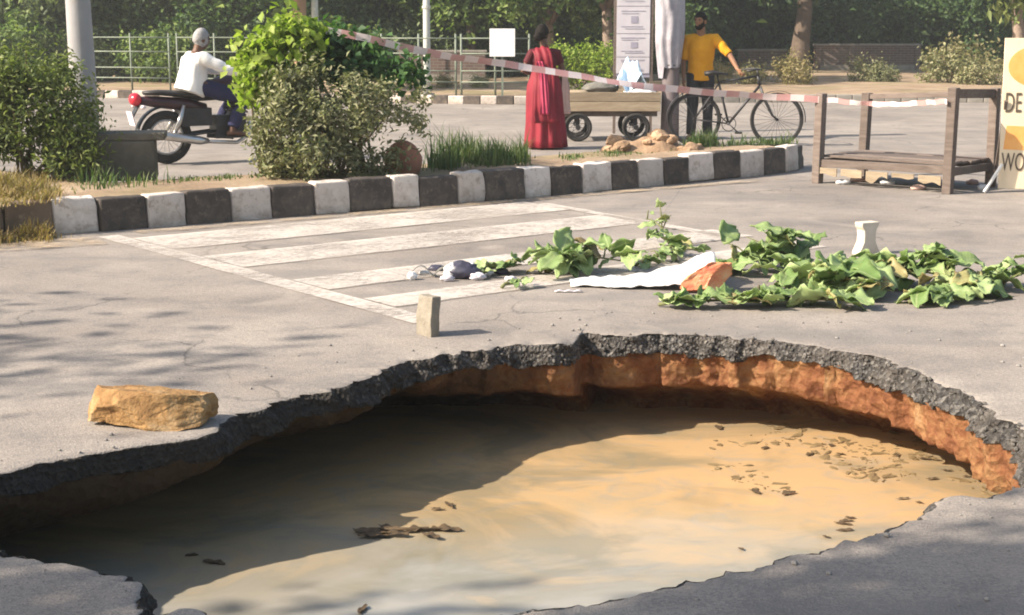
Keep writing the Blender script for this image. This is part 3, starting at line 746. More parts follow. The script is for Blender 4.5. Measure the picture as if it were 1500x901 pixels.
# --- island plants
# dusty bush by the kerb
def rel(px, py, Y, o): return V(px, py, Y) - o
o = Vector((xat(500, 13.0), 13.0, ISZ))
bush = make_shrub('dusty_bush', [(rel(440, 200, 12.95, o), (0.44, 0.34, 0.40)), (rel(532, 196, 13.05, o), (0.38, 0.30, 0.38)), (rel(462, 232, 12.85, o), (0.45, 0.26, 0.14)), (rel(490, 145, 13.0, o), (0.46, 0.34, 0.30)), (rel(420, 165, 12.95, o), (0.30, 0.28, 0.34)), (rel(598, 160, 13.1, o), (0.16, 0.2, 0.24))],
                  105, 10500, 0.06, 0.056, 'lf_dusty', 16, 0.5, 0.42, shell=0.62)
put(bush, o); tag(bush, 'dusty olive brown leafy bush behind the kerb, beside the rounded terracotta stone', 'bush')
o = Vector((xat(385, 13.35), 13.35, ISZ))
b = make_shrub('lime_shrub', [(rel(388, 88, 13.3, o), (0.20, 0.20, 0.31)), (rel(425, 66, 13.3, o), (0.25, 0.20, 0.17)), (rel(370, 115, 13.3, o), (0.12, 0.16, 0.20))], 40, 2100, 0.065, 0.085, 'lf_lime', 8, 0.4, 0.75)
put(b, o); tag(b, 'bright lime green creeper topping the left of the dusty bush', 'shrub')
o = Vector((xat(520, 13.6), 13.6, ISZ))
b = make_shrub('green_vine', [(rel(470, 75, 13.55, o), (0.24, 0.2, 0.20)), (rel(530, 95, 13.6, o), (0.26, 0.2, 0.22)), (rel(590, 115, 13.55, o), (0.16, 0.18, 0.18))], 45, 2600, 0.07, 0.075, 'lf_vine', 7, 0.5, 0.7)
put(b, o); tag(b, 'dark green leafy vine over the back of the dusty bush', 'shrub')
# hedge at the left end of the island
o = Vector((xat(50, 12.9), 12.9, ISZ))
b = make_shrub('olive_hedge', [(rel(-40, 160, 12.9, o), (0.50, 0.35, 0.50)), (rel(40, 150, 12.9, o), (0.48, 0.35, 0.50)), (rel(95, 160, 12.95, o), (0.27, 0.25, 0.42)), (rel(10, 115, 12.9, o), (0.6, 0.3, 0.25)), (rel(20, 222, 12.75, o), (0.75, 0.28, 0.20)), (rel(110, 200, 12.9, o), (0.22, 0.22, 0.25))], 165, 14500, 0.07, 0.058, 'lf_olive', 12, 0.5, 0.36, shell=0.5)
put(b, o); tag(b, 'olive green hedge bush in front of the pale concrete post', 'bush')
# grass patches
def grass_patch(name, quad, n, h, mat, label, z=ISZ, w=0.006, lean=0.8):
    pts = []
    a, b_, c, d = [Vector(q) for q in quad]
    for _ in range(n):
        u, v = R.random(), R.random(); p = a.lerp(b_, u).lerp(d.lerp(c, u), v)
        if nz(p, 2.5, 90) < -0.15 and R.random() < 0.8: continue
        pts.append((p.x + R.gauss(0, 0.05), p.y + R.gauss(0, 0.05), z))
    hs = np.array([h * max(0.2, 0.62 + 1.1 * nz(q, 3.2, 12)) for q in pts])
    o = link(name, grass_mesh(name, pts, hs, w, lean), mat); tag(o, label, 'grass', kind='stuff'); return o
def q4(p1, p2, p3, p4, z=ISZ): return [P(x, y, z) for x, y in (p1, p2, p3, p4)]
grass_patch('green_grass', q4((625, 252), (770, 243), (770, 228), (640, 236)), 1500, 0.26, 'grass', 'green grass behind the kerb between the rounded stone and the woman')
grass_patch('green_grass', q4((1005, 219), (1165, 212), (1150, 208), (1010, 212)), 1300, 0.15, 'grass', 'green grass at the end of the island below the bicycle')
grass_patch('kerb_grass', q4((110, 284), (235, 272), (235, 262), (110, 270)), 420, 0.17, 'grass', 'sparse green grass in front of the old concrete slab')
grass_patch('dry_grass', q4((-60, 300), (85, 288), (70, 262), (-60, 266)), 2600, 0.16, 'grass_dry', 'dry straw coloured grass hanging over the kerb below the hedge', lean=0.9)
grass_patch('dry_grass', q4((-80, 306), (76, 294), (70, 282), (-80, 288), 0.27), 1500, 0.13, 'grass_dry', 'matted dry grass spilling over the dirt covered kerb end', 0.25, lean=1.6)
grass_patch('dry_grass', q4((-90, 366), (74, 353), (72, 347), (-90, 357), 0.0), 1500, 0.16, 'grass_dry', 'dry grass growing on the road at the foot of the kerb end', 0.0, lean=1.0)
grass_patch('low_weeds', q4((240, 270), (560, 250), (560, 246), (240, 262)), 800, 0.07, 'grass', 'short weeds along the back of the kerb under the dusty bush')
grass_patch('low_weeds', q4((830, 236), (1000, 222), (1000, 215), (830, 228)), 700, 0.06, 'grass', 'short weeds around the tan rubble heap')

# --- far side shrubs and trees
VZ0 = VZ
def far(px, Y): return Vector((xat(px, Y, VZ0), Y, VZ0 - 0.03))
shr = [make_shrub('wood_shrub', [((0, 0, 0.7), (0.9, 0.7, 0.75)), ((0.6, 0, 0.5), (0.6, 0.6, 0.55)), ((-0.6, 0.1, 0.6), (0.6, 0.6, 0.6))], 60, 3000, 0.16, 0.13, m, 6) for m in ('lf_mid', 'lf_dark', 'lf_grey', 'lf_dark')]
shrub_labels = {0: 'mid green shrub in the wood beyond the far kerb', 1: 'dark green shrub in the wood beyond the far kerb', 2: 'grey green shrub in the wood beyond the far kerb', 3: 'dark green shrub in the wood beyond the far kerb'}
used = set()
def place_shrub(kind, px, Y, sc):
    ob = shr[kind] if kind not in used else copy_tree(shr[kind]); used.add(kind)
    put(ob, far(px, Y), R.uniform(0, 6.28), sc); tag(ob, shrub_labels[kind], 'shrub', ('dark' if kind in (1, 3) else 'mid green' if kind == 0 else 'grey green') + ' shrubs under the far trees')
for px, Y, kd_, sc in [(20, 37, 0, 1.2), (-20, 39, 2, 1.4), (90, 38, 2, 1.1), (180, 39, 1, 1.3), (230, 37, 0, 1.0), (300, 38, 1, 1.3), (345, 40, 2, 1.2), (400, 39, 1, 1.4), (470, 41, 1, 1.5), (520, 39, 0, 1.1), (560, 42, 1, 1.5),
                       (600, 40, 2, 1.1), (650, 44, 1, 1.6), (700, 43, 0, 1.3), (745, 45, 1, 1.6), (790, 42, 1, 1.3), (850, 44, 0, 1.2), (880, 46, 1, 1.6), (930, 45, 3, 1.6), (990, 47, 3, 1.7), (1050, 50, 3, 1.8), (1110, 51, 1, 1.9), (1150, 53, 3, 1.9),
                       (1210, 52, 1, 1.7), (1270, 54, 3, 1.9), (1330, 53, 1, 1.8), (1390, 51, 3, 1.9), (1440, 52, 3, 1.8), (1500, 50, 1, 1.7), (1540, 48, 3, 1.8),
                       (60, 46, 1, 1.9), (150, 47, 3, 1.9), (260, 46, 3, 1.9), (360, 48, 1, 2.0), (440, 49, 3, 2.0), (530, 50, 1, 2.0), (620, 52, 3, 2.1), (720, 53, 1, 2.1), (820, 52, 3, 2.0), (910, 54, 1, 2.1)]:
    place_shrub(kd_, px, Y, sc)
# dusty scrub on the right verge
dry = [make_shrub('dry_scrub', [((0, 0, 0.32), (0.55, 0.4, 0.34)), ((0.3, 0, 0.22), (0.4, 0.35, 0.24))], 34, 1500, 0.09, 0.085, m, 6) for m in ('lf_dry', 'lf_dusty')]
for i, (px, Y, kd_, sc, lab) in enumerate([(1100, 36.5, 0, 0.75, 'dry straw coloured scrub behind the bicycle handlebar'), (1160, 37, 0, 1.05, 'rounded pale dry scrub below the thick tree trunk'), (1268, 38, 1, 0.95, 'dusty olive scrub in front of the low brick wall'), (1300, 37.5, 1, 0.6, 'small dusty olive scrub at the foot of the low brick wall'),
                                           (1385, 37, 1, 1.25, 'wide dusty scrub beside the right end of the low brick wall'), (1405, 40, 0, 1.5, 'tall dry scrub behind the wide dusty scrub'), (1440, 36, 1, 0.9, 'low dusty scrub behind the sign board'), (1050, 37, 0, 0.8, 'dry scrub beside the man in the mustard shirt'), (700, 34, 1, 0.5, 'low dusty scrub behind the railing by the white notice'), (650, 34, 0, 0.5, 'low dry scrub behind the railing by the pale lamp pole')]):
    ob = dry[kd_] if i in (0, 2) else copy_tree(dry[kd_])
    put(ob, far(px, Y), R.uniform(0, 6.28), sc); tag(ob, lab, 'scrub', 'dry scrub on the far verge')
# lime clipped hedge behind the cart
o = far(858, 32.6)
b = make_shrub('clipped_hedge', [((-0.45, 0, 0.55), (0.35, 0.35, 0.42)), ((0, 0, 0.55), (0.4, 0.35, 0.45)), ((0.45, 0, 0.55), (0.35, 0.35, 0.42))], 60, 3800, 0.08, 0.07, 'lf_lime', 8, 0.6, 0.7)
put(b, o, 0, (1.05, 1, 1.02)); tag(b, 'bright lime clipped hedge behind the cart', 'hedge')
# trees
crownA = [((0, 0, 4.3), (2.6, 2.6, 1.7)), ((1.3, 0, 3.4), (1.6, 1.6, 1.1)), ((-1.4, 0.3, 3.3), (1.6, 1.5, 1.1)), ((0.1, -1.2, 2.9), (1.7, 1.3, 0.9))]
crownB = [((0, 0, 5.2), (2.4, 2.4, 2.3)), ((0.8, 0.8, 3.6), (1.8, 1.5, 1.1)), ((-1.0, -0.7, 3.2), (1.6, 1.5, 1.2))]
crownC = [((0, 0, 4.0), (2.2, 2.2, 2.0)), ((0.5, -1.2, 2.5), (1.6, 1.2, 1.2)), ((-1.0, -0.6, 2.3), (1.3, 1.2, 1.0)), ((1.2, 0.4, 2.5), (1.2, 1.2, 1.0))]
trees = {}
def tree_kind(k):
    if k == 'A': return make_tree('leafy_tree', 6.0, 0.19, crownA, 90, 9000, 0.32, 0.24, 'lf_mid', 'bark_pale')
    if k == 'B': return make_tree('dark_tree', 7.0, 0.26, crownB, 90, 9000, 0.34, 0.26, 'lf_dark', 'bark')
    if k == 'C': return make_tree('low_branched_tree', 6.0, 0.16, crownC, 100, 9000, 0.28, 0.22, 'lf_mid', 'bark')
    if k == 'G': return make_tree('grey_green_tree', 6.0, 0.15, crownC, 90, 8000, 0.28, 0.22, 'lf_grey', 'bark_pale')
    if k == 'T': return make_tree('tan_trunk_tree', 7.0, 0.20, crownB, 70, 6500, 0.34, 0.24, 'lf_mid', 'bark_tan')
    if k == 'W': return make_tree('drooping_tree', 6.0, 0.17, [((0, 0, 4.2), (2.0, 2.0, 1.6)), ((-0.8, -0.6, 2.35), (0.55, 0.5, 0.6)), ((-0.3, -0.8, 2.7), (0.6, 0.5, 0.6))], 70, 5200, 0.22, 0.30, 'lf_olive', 'bark_pale', droop=2.2, aspect=0.32)
def place_tree(k, px, Y, sc, label, group=None, loc=None, rz=None):
    ob = trees.get(k)
    if ob is None: ob = trees[k] = tree_kind(k)
    else: ob = copy_tree(ob)
    put(ob, loc if loc is not None else far(px, Y), R.uniform(0, 6.28) if rz is None else rz, sc); tag(ob, label, 'tree', group)
place_tree('T', 438, 34.0, 1.0, 'tree with a smooth tan trunk rising above the dusty bush')
place_tree('A', 892, 38.5, 0.95, 'tree with pale brown trunk behind the tall paper notice board')
place_tree('B', 1169, 45.0, 1.12, 'tree with a thick straight trunk at the end of the low brick wall')
place_tree('W', 1494, 36.0, 1.0, 'tree with drooping bright leaves behind the sign board', rz=0.0)
place_tree('A', 808, 40.0, 0.75, 'slim pale trunked tree behind the woman in the red sari')
place_tree('C', 690, 41.0, 0.95, 'low branched tree with hanging leaves above the white notice')
place_tree('G', 330, 40.0, 0.9, 'grey green tree above the motorcycle rider')
place_tree('C', 185, 41.0, 0.95, 'low branched green tree beyond the railing right of the concrete post')
place_tree('G', 50, 39.0, 0.9, 'grey green tree above the olive hedge')
place_tree('C', 575, 43.0, 0.95, 'low branched green tree behind the pale lamp pole')
for k, px, Y, sc in (('B', 260, 46, 1.0), ('B', 480, 47, 1.0), ('B', 760, 48, 1.05), ('B', 960, 49, 1.1), ('C', 1060, 52, 1.1), ('B', 1240, 55, 1.1), ('C', 1320, 56, 1.15), ('B', 1410, 54, 1.1), ('B', 1530, 50, 1.0), ('B', 90, 48, 1.0), ('C', 860, 55, 1.1), ('B', -60, 46, 1.0), ('B', 630, 56, 1.1)):
    place_tree(k, px, Y, sc, {'B': 'tall dark tree deep in the wood', 'C': 'low branched tree deep in the wood'}[k], {'B': 'dark trees in the wood', 'C': 'low branched trees in the wood'}[k])
# the wood behind, one mass
pts = []
pts, _ = clump_points([((x, 66 + 3 * math.sin(x), 4.5), (4.0, 2.0, 5.0)) for x in range(-40, 41, 5)], 700, 26000, 0.5, 0.2, 0.1)
fw = link('far_wood', leaf_cloud('far_wood', pts, 0.5, 0.4, 0.6), 'lf_dark'); tag(fw, 'dark distant wood behind the trees', 'wood', kind='stuff')
# roadside trees left of the camera: they throw the dappled shade
def road_tree(loc, sc, rz, ell, label, ncl, nl):
    ob = make_tree('roadside_tree', 7.0, 0.2, ell, ncl, nl, 0.26, 0.17, 'lf_mid', 'bark'); put(ob, loc, rz, sc); tag(ob, label, 'tree')
road_tree((-7.3, 0.40, 0.13), 1.0, 0, [((1.5, 0.25, 4.7), (1.9, 1.15, 0.8)), ((2.9, 1.2, 4.6), (1.6, 1.05, 0.8)), ((-0.5, -0.5, 5.4), (1.6, 1.3, 1.0)), ((-0.35, 1.55, 4.6), (1.0, 0.6, 0.6))], 'spreading roadside tree overhanging the near lane', 120, 14500)
road_tree((-9.8, 4.4, 0.13), 1.0, 0, [((0.4, 0.8, 4.4), (1.2, 0.9, 0.7)), ((-0.2, 0.2, 5.2), (1.1, 1.0, 0.9))], 'slender roadside tree on the earth verge', 20, 850)

# ------------------------------------------------------------------ things on the island
# pale concrete post
o = Vector((xat(130, 14.3), 14.3, ISZ - 0.02))
root = empty('concrete_post', o); tag(root, 'tall pale grey concrete post behind the olive hedge', 'post')
mb = MB(); mb.tube([(0, 0, 0), (0.0, 0, 0.9), (-0.02, 0, 2.4), (-0.05, 0, 5.5)], [0.135, 0.122, 0.105, 0.085], 20); mb.build('shaft', 'post', root, True)
mb = MB(); mb.tube([(0, 0, -0.02), (0, 0, 0.10)], [0.20, 0.19], 20); mb.build('footing', 'concrete', root)
mb = MB(); mb.tube([(-0.05, 0, 5.45), (0.3, 0, 5.75), (1.3, 0, 5.85)], [0.035, 0.03, 0.03], 8); mb.build('lamp_arm', 'post', root, True)
mb = MB(); mb.ball((1.5, 0, 5.82), (0.32, 0.11, 0.07), 12, 8); mb.build('lamp_head', 'steel', root, True)
# weathered concrete slab block (broken bench) beside it
p = P(146, 263, ISZ); 
root = empty('concrete_bench', (p.x + 0.02, p.y + 0.2, ISZ), math.radians(10)); tag(root, 'low dark weathered concrete slab on blocks in front of the post', 'bench')
me = bevel(MB().box((0.03, 0.03, 0.36), (0.96, 0.40, 0.065)), 0.012); link('seat_slab', me, 'concrete_dark', root)
me = bevel(MB().box((0.02, 0.0, 0.155), (0.80, 0.34, 0.345)), 0.02); displace(me, lambda v: 0.008 * nz(v, 12, 2)); link('support_block', me, 'concrete_dark', root)
me = bevel(MB().box((-0.425, -0.02, 0.15), (0.07, 0.34, 0.32)), 0.015); link('end_block', me, 'concrete', root)
# rounded terracotta stone
def dome(v):
    return 1 + 0.05 * nz(v, 2.2, 5)
p = P(590, 255, ISZ)
mb = MB(); mb.ball((0, 0, 0.11), (0.17, 0.13, 0.185), 20, 14, fn=dome)
o = mb.build('rounded_stone', 'terracotta', None, True); o.location = (p.x, p.y + 0.06, ISZ - 0.0); tag(o, 'rounded terracotta coloured stone on the kerb beside the dusty bush', 'stone')
# tan rubble heap
p = P(955, 224, ISZ)
root = empty('rubble_heap', (p.x, p.y + 0.35, ISZ - 0.02)); tag(root, 'low heap of tan earth and broken stones on the island before the cart', 'rubble')
mb = MB(); n = 28; m = 14; vs = []
for j in range(m + 1):
    for i in range(n + 1):
        x = -0.55 + 1.1 * i / n; y = -0.3 + 0.6 * j / m; r2 = (x / 0.55) ** 2 + (y / 0.3) ** 2
        vs.append((x, y, max(0, 0.15 * (1 - r2)) * (1 + 0.5 * nz((x, y, 0), 5, 3)) + (0.02 * nz((x, y, 0), 15, 4) if r2 < 1 else -0.02)))
mb.add(vs, [(j * (n + 1) + i, j * (n + 1) + i + 1, (j + 1) * (n + 1) + i + 1, (j + 1) * (n + 1) + i) for j in range(m) for i in range(n)]); mb.build('earth_mound', 'rubble', root, True)
for k in range(16):
    s = R.uniform(0.04, 0.10); x = R.uniform(-0.45, 0.5); y = R.uniform(-0.24, 0.12); sd = R.random() * 50
    mb = MB(); mb.ball((0, 0, 0), (s * 1.3, s, s * 0.75), 8, 6, fn=lambda v: 1 + 0.3 * nz(v, 1.8, sd)); q = mb.build('stone', 'rubble', root)
    q.location = (x, y, max(0.02, 0.16 * (1 - (x / 0.55) ** 2 - (y / 0.3) ** 2)) + s * 0.2); q.rotation_euler = (R.uniform(-.5, .5), R.uniform(-.5, .5), R.uniform(0, 6))

# ------------------------------------------------------------------ people
def V3(*a): return Vector(a)
def limb(mb, pts, rad, n=10): mb.tube(pts, rad, n)
def add_head(mb, c, rot, s=1.0):
    # c: centre of head; local +x is the way the face looks, z up
    def q(x, y, z): return c + rot @ Vector((x * s, y * s, z * s))
    def shape(v):
        k = 1.0
        if v.z < -0.2: k *= 1 - 0.16 * (-v.z - 0.2)
        return k
    mb.ball(c, (0.092 * s, 0.074 * s, 0.115 * s), 18, 14, fn=shape, rot=rot)
    mb.ball(q(0.035, 0, -0.065), (0.052 * s, 0.05 * s, 0.052 * s), 12, 8, rot=rot)             # jaw
    mb.tube([q(0.085, 0, 0.02), q(0.105, 0, -0.02), q(0.085, 0, -0.036)], [0.010 * s, 0.016 * s, 0.012 * s], 8)   # nose
    mb.ball(q(0.086, 0, -0.062), (0.010 * s, 0.026 * s, 0.010 * s), 8, 6, rot=rot)             # lips
    for y in (-1, 1):
        mb.ball(q(-0.005, y * 0.074, -0.01), (0.022 * s, 0.010 * s, 0.033 * s), 8, 6, rot=rot)
        mb.ball(q(0.078, y * 0.032, 0.028), (0.012 * s, 0.022 * s, 0.008 * s), 8, 6, rot=rot)   # brow
def hair_cap(c, rot, mat, parent, s=1.0, back=0.55, low=-0.35, thick=1.07, seed=0):
    mb = MB(); nu, nv = 28, 20; vs = []; keep = []
    for i in range(nv + 1):
        ph = math.pi * i / nv - math.pi / 2
        for j in range(nu):
            a = 2 * math.pi * j / nu; v = Vector((math.cos(ph) * math.cos(a), math.cos(ph) * math.sin(a), math.sin(ph)))
            ok = v.z > (0.45 if v.x > 0.45 else (low + (v.x + 1) * 0.45))
            k = thick + 0.05 * nz(v, 4, seed) + 0.035 * nz(v, 11, seed) if ok else 0.93
            w = Vector((v.x * 0.092, v.y * 0.078, v.z * 0.115)) * s * k
            vs.append(c + rot @ w)
    fs = [(i * nu + j, i * nu + (j + 1) % nu, (i + 1) * nu + (j + 1) % nu, (i + 1) * nu + j) for i in range(nv) for j in range(nu)]
    mb.add(vs, fs); return mb.build('hair', mat, parent, True)
def eyes(c, rot, parent, s=1.0):
    for y in (-1, 1):
        mb = MB(); mb.ball(c + rot @ Vector((0.082 * s, y * 0.032 * s, 0.012 * s)), (0.010, 0.012, 0.008), 8, 6); mb.build('eye', 'hair', parent, True)
def add_hand(mb, wrist, d, side, curl=0.5, s=1.0):
    # d: direction of the hand, side: towards the thumb
    d = Vector(d).normalized(); side = Vector(side); side = (side - d * side.dot(d)).normalized(); nrm = d.cross(side)
    palm = wrist + d * 0.085 * s
    mb.tube([wrist, wrist + d * 0.03 * s, palm], [0.026 * s, 0.036 * s, 0.040 * s], 10, flat=(nrm, 0.5))
    for k, L in enumerate((0.072, 0.080, 0.075, 0.060)):
        b = palm - d * 0.01 + side * (0.030 - 0.020 * k) * s
        e = b + (d * math.cos(curl * 0.5) - nrm * math.sin(curl * 0.5)) * L * 0.5 * s
        f = e + (d * math.cos(curl * 1.5) - nrm * math.sin(curl * 1.5)) * L * 0.5 * s
        mb.tube([b, e, f], [0.0095 * s, 0.009 * s, 0.0075 * s], 7)
    b = wrist + d * 0.035 * s + side * 0.028 * s
    e = b + (d * 0.6 + side * 0.8) * 0.032 * s; f = e + (d * 0.9 + side * 0.25 - nrm * 0.3) * 0.03 * s
    mb.tube([b, e, f], [0.013 * s, 0.011 * s, 0.009 * s], 7)
def add_foot(mb, ankle, d, zf=0.0):
    d = Vector((d[0], d[1], 0)).normalized(); a = Vector((ankle[0], ankle[1], zf))
    up = Vector((0, 0, 1))
    mb.tube([a - d * 0.06 + up * 0.04, a + d * 0.02 + up * 0.045, a + d * 0.11 + up * 0.032, a + d * 0.175 + up * 0.02], [0.034, 0.042, 0.042, 0.022], 10, flat=(up, 0.75))
    mb.tube([Vector(ankle), a + up * 0.05], [0.036, 0.038], 10)
def body_mesh(mb, voxel=0.009): return remesh(mb, voxel, 3)

# --- man in mustard shirt, holding the bicycle (faces the camera)
mp = P(1024, 204); MAN = Vector((mp.x, mp.y, 0))
man = empty('person', MAN); tag(man, 'bearded man in a mustard shirt and black trousers holding the bicycle', 'person')
hrot = Euler((0, 0, math.radians(-90 - 38))).to_matrix()        # face turned to the side
HEADC = V3(-0.02, -0.04, 1.60)
bike_hand = V(1088, 106, mp.y - 0.42) - MAN
mb = MB(); add_head(mb, HEADC, hrot, 1.02)
mb.tube([(0, 0, 1.34), (-0.005, -0.01, 1.44), (-0.015, -0.03, 1.55)], [0.075, 0.058, 0.055], 12)
mb.tube([(0, 0.01, 0.86), (0, 0.01, 0.98), (0, 0.0, 1.15), (0, 0, 1.30), (0, 0.01, 1.40)], [0.15, 0.145, 0.145, 0.165, 0.10], 16, flat=((0, 1, 0), 0.66))
sL, sR = V3(0.185, 0.01, 1.36), V3(-0.185, 0.01, 1.36)
eL = V3(0.37, -0.12, 1.15); wL = bike_hand + V3(-0.06, 0.02, 0.03)
eR = V3(-0.235, 0.03, 1.08); wR = V3(-0.24, -0.06, 0.84)
mb.tube([V3(0.10, 0, 1.37), sL, sL.lerp(eL, 0.5), eL, eL.lerp(wL, 0.5), wL], [0.055, 0.058, 0.048, 0.040, 0.036, 0.027], 10)
mb.tube([V3(-0.10, 0, 1.37), sR, sR.lerp(eR, 0.5), eR, eR.lerp(wR, 0.5), wR], [0.055, 0.058, 0.048, 0.040, 0.036, 0.027], 10)
add_hand(mb, wL, (wL - eL).normalized() + V3(0.2, -0.1, -0.2), (0, -0.6, 0.6), 0.9); add_hand(mb, wR, (0, -0.15, -1), (0.3, -1, 0), 0.4)
for s in (-1, 1):
    hip, kn, an = V3(s * 0.09, 0.01, 0.90), V3(s * 0.105, -0.02, 0.49), V3(s * 0.115, 0.02, 0.09)
    mb.tube([hip, hip.lerp(kn, 0.5), kn, kn.lerp(an, 0.4), an], [0.088, 0.078, 0.056, 0.052, 0.036], 10); add_foot(mb, an, (s * 0.35, -1))
link('body', body_mesh(mb), 'skin', man, True)
hair_cap(HEADC, hrot, 'hair', man, 1.04, seed=3); eyes(HEADC, hrot, man, 1.02)
mb = MB(); q = lambda x, y, z: HEADC + hrot @ Vector((x, y, z))
mb.ball(q(0.040, 0, -0.075), (0.056, 0.058, 0.05), 12, 8, rot=hrot); mb.build('beard', 'hair', man, True)
mb = MB()
mb.tube([(0, 0.01, 0.80), (0, 0.01, 0.90), (0, 0.005, 1.05), (0, 0, 1.22), (0, 0, 1.34), (0, 0.01, 1.42)], [0.188, 0.182, 0.172, 0.186, 0.165, 0.085], 20, flat=((0, 1, 0), 0.68))
mb.tube([V3(0.08, 0, 1.375), sL, sL.lerp(eL, 0.55), sL.lerp(eL, 0.98)], [0.06, 0.075, 0.068, 0.064], 12); mb.tube([V3(-0.08, 0, 1.375), sR, sR.lerp(eR, 0.55), sR.lerp(eR, 0.98)], [0.06, 0.075, 0.068, 0.064], 12)
me = remesh(mb, 0.012, 3); displace(me, lambda v: 0.010 * nz((v.x * 1.2, v.y, v.z * 0.7), 9, 4) + 0.004 * nz(v, 22, 5)); link('shirt', me, 'yellow', man, True)
mb = MB()
mb.tube([(0, 0.01, 0.80), (0, 0.01, 0.98)], [0.165, 0.155], 16, flat=((0, 1, 0), 0.72))
for s in (-1, 1):
    hip, kn, an = V3(s * 0.088, 0.01, 0.90), V3(s * 0.105, -0.02, 0.49), V3(s * 0.115, 0.02, 0.07)
    mb.tube([hip, hip.lerp(kn, 0.5), kn, kn.lerp(an, 0.5), an], [0.105, 0.094, 0.078, 0.070, 0.066], 12)
me = remesh(mb, 0.012, 2); displace(me, lambda v: 0.007 * nz((v.x, v.y, v.z * 0.8), 11, 9)); link('trousers', me, 'black_cloth', man, True)
for s in (-1, 1):
    mb = MB(); a = V3(s * 0.115, 0.02, 0); d = V3(s * 0.35, -1, 0).normalized()
    mb.tube([a - d * 0.075 + V3(0, 0, 0.012), a + V3(0, 0, 0.012), a + d * 0.12 + V3(0, 0, 0.012), a + d * 0.19 + V3(0, 0, 0.012)], [0.036, 0.042, 0.046, 0.028], 12, flat=((0, 0, 1), 0.3)); mb.build('sandal', 'leather', man, True)

# --- woman in the red sari, back to the camera, hand on the cart
wp = P(797, 218); WOM = Vector((wp.x, wp.y, 0))
wom = empty('person', WOM); tag(wom, 'woman in a red sari with black hair bun, standing at the cart', 'person')
wf = math.radians(58); wrot = Euler((0, 0, wf)).to_matrix(); HC_W = V3(-0.03, 0.03, 1.435)
def wl_(x, y, z): return V3(x, y, z)
cart_hand = V(828, 141, wp.y + 0.10) - WOM
mb = MB(); add_head(mb, HC_W, wrot, 0.95)
mb.tube([(0, 0, 1.20), (-0.01, 0.01, 1.29), (-0.02, 0.02, 1.38)], [0.06, 0.047, 0.046], 12)
mb.tube([(0, 0, 0.78), (0, 0, 0.90), (0, 0, 1.02), (0, 0, 1.14), (0, 0, 1.235)], [0.145, 0.125, 0.125, 0.142, 0.09], 16, flat=((0, 1, 0), 0.68))
sL, sR = V3(-0.155, 0.0, 1.20), V3(0.155, 0.02, 1.20)
eL = V3(-0.27, -0.02, 0.98); wLh = V3(-0.15, 0.19, 0.93)
eR = V3(0.235, 0.05, 0.98); wRh = cart_hand + V3(-0.05, 0, 0.03)
mb.tube([V3(-0.08, 0, 1.21), sL, sL.lerp(eL, .5), eL, eL.lerp(wLh, .5), wLh], [0.05, 0.052, 0.043, 0.036, 0.032, 0.024], 10)
mb.tube([V3(0.08, 0, 1.21), sR, sR.lerp(eR, .5), eR, eR.lerp(wRh, .5), wRh], [0.05, 0.052, 0.043, 0.036, 0.032, 0.024], 10)
add_hand(mb, wLh, (0.4, 1, 0.1), (0.2, 0, 1), 0.6, 0.92); add_hand(mb, wRh, (0.8, 0.1, -0.35), (0, 0.6, 0.6), 0.8, 0.92)
for s in (-1, 1):
    hip, kn, an = V3(s * 0.085, 0, 0.82), V3(s * 0.09, 0.02, 0.45), V3(s * 0.085, -0.02, 0.08)
    mb.tube([hip, hip.lerp(kn, .5), kn, kn.lerp(an, .4), an], [0.09, 0.078, 0.055, 0.05, 0.033], 10); add_foot(mb, an, (0.35, 1))
link('body', body_mesh(mb), 'skin_dark', wom, True)
hair_cap(HC_W, wrot, 'hair', wom, 0.98, low=-0.6, thick=1.10, seed=8); eyes(HC_W, wrot, wom, 0.95)
mb = MB(); mb.ball(HC_W + wrot @ Vector((-0.105, 0, -0.03)), (0.052, 0.06, 0.055), 14, 10, fn=lambda v: 1 + 0.06 * nz(v, 5, 2)); mb.build('hair_bun', 'hair', wom, True)
# blouse
mb = MB(); mb.tube([(0, 0, 0.99), (0, 0, 1.12), (0, 0, 1.22), (0, 0, 1.255)], [0.145, 0.155, 0.12, 0.07], 18, flat=((0, 1, 0), 0.72))
mb.tube([V3(-0.07, 0, 1.215), sL, sL.lerp(eL, .6)], [0.052, 0.062, 0.055], 12); mb.tube([V3(0.07, 0, 1.215), sR, sR.lerp(eR, .6)], [0.052, 0.062, 0.055], 12)
link('blouse', remesh(mb, 0.011, 2), 'blouse', wom, True)
# sari skirt with pleats, waist wrap and the end over the shoulder
rings = []; NS = 72
for z, rx, ry, fold in ((0.025, 0.262, 0.225, 0.020), (0.12, 0.256, 0.22, 0.019), (0.3, 0.245, 0.205, 0.016), (0.5, 0.235, 0.19, 0.013), (0.68, 0.228, 0.178, 0.010), (0.80, 0.215, 0.165, 0.007), (0.90, 0.182, 0.135, 0.006), (0.98, 0.158, 0.115, 0.005), (1.02, 0.153, 0.110, 0.004)):
    row = []
    for j in range(NS):
        a = 2 * math.pi * j / NS
        k = fold * (math.sin(a * 13 + 1.3 * math.sin(a * 2 + z * 2)) + 0.8 * nz((math.cos(a) * 2, math.sin(a) * 2, z * 1.2), 1.6, 3))
        row.append(V3(math.cos(a) * (rx + k) + 0.02 * (1 - z), math.sin(a) * (ry + k), z))
    rings.append(row)
mb = MB(); mb.loft(rings, cap=True); link('sari_skirt', mb.mesh(), 'sari', wom, True)
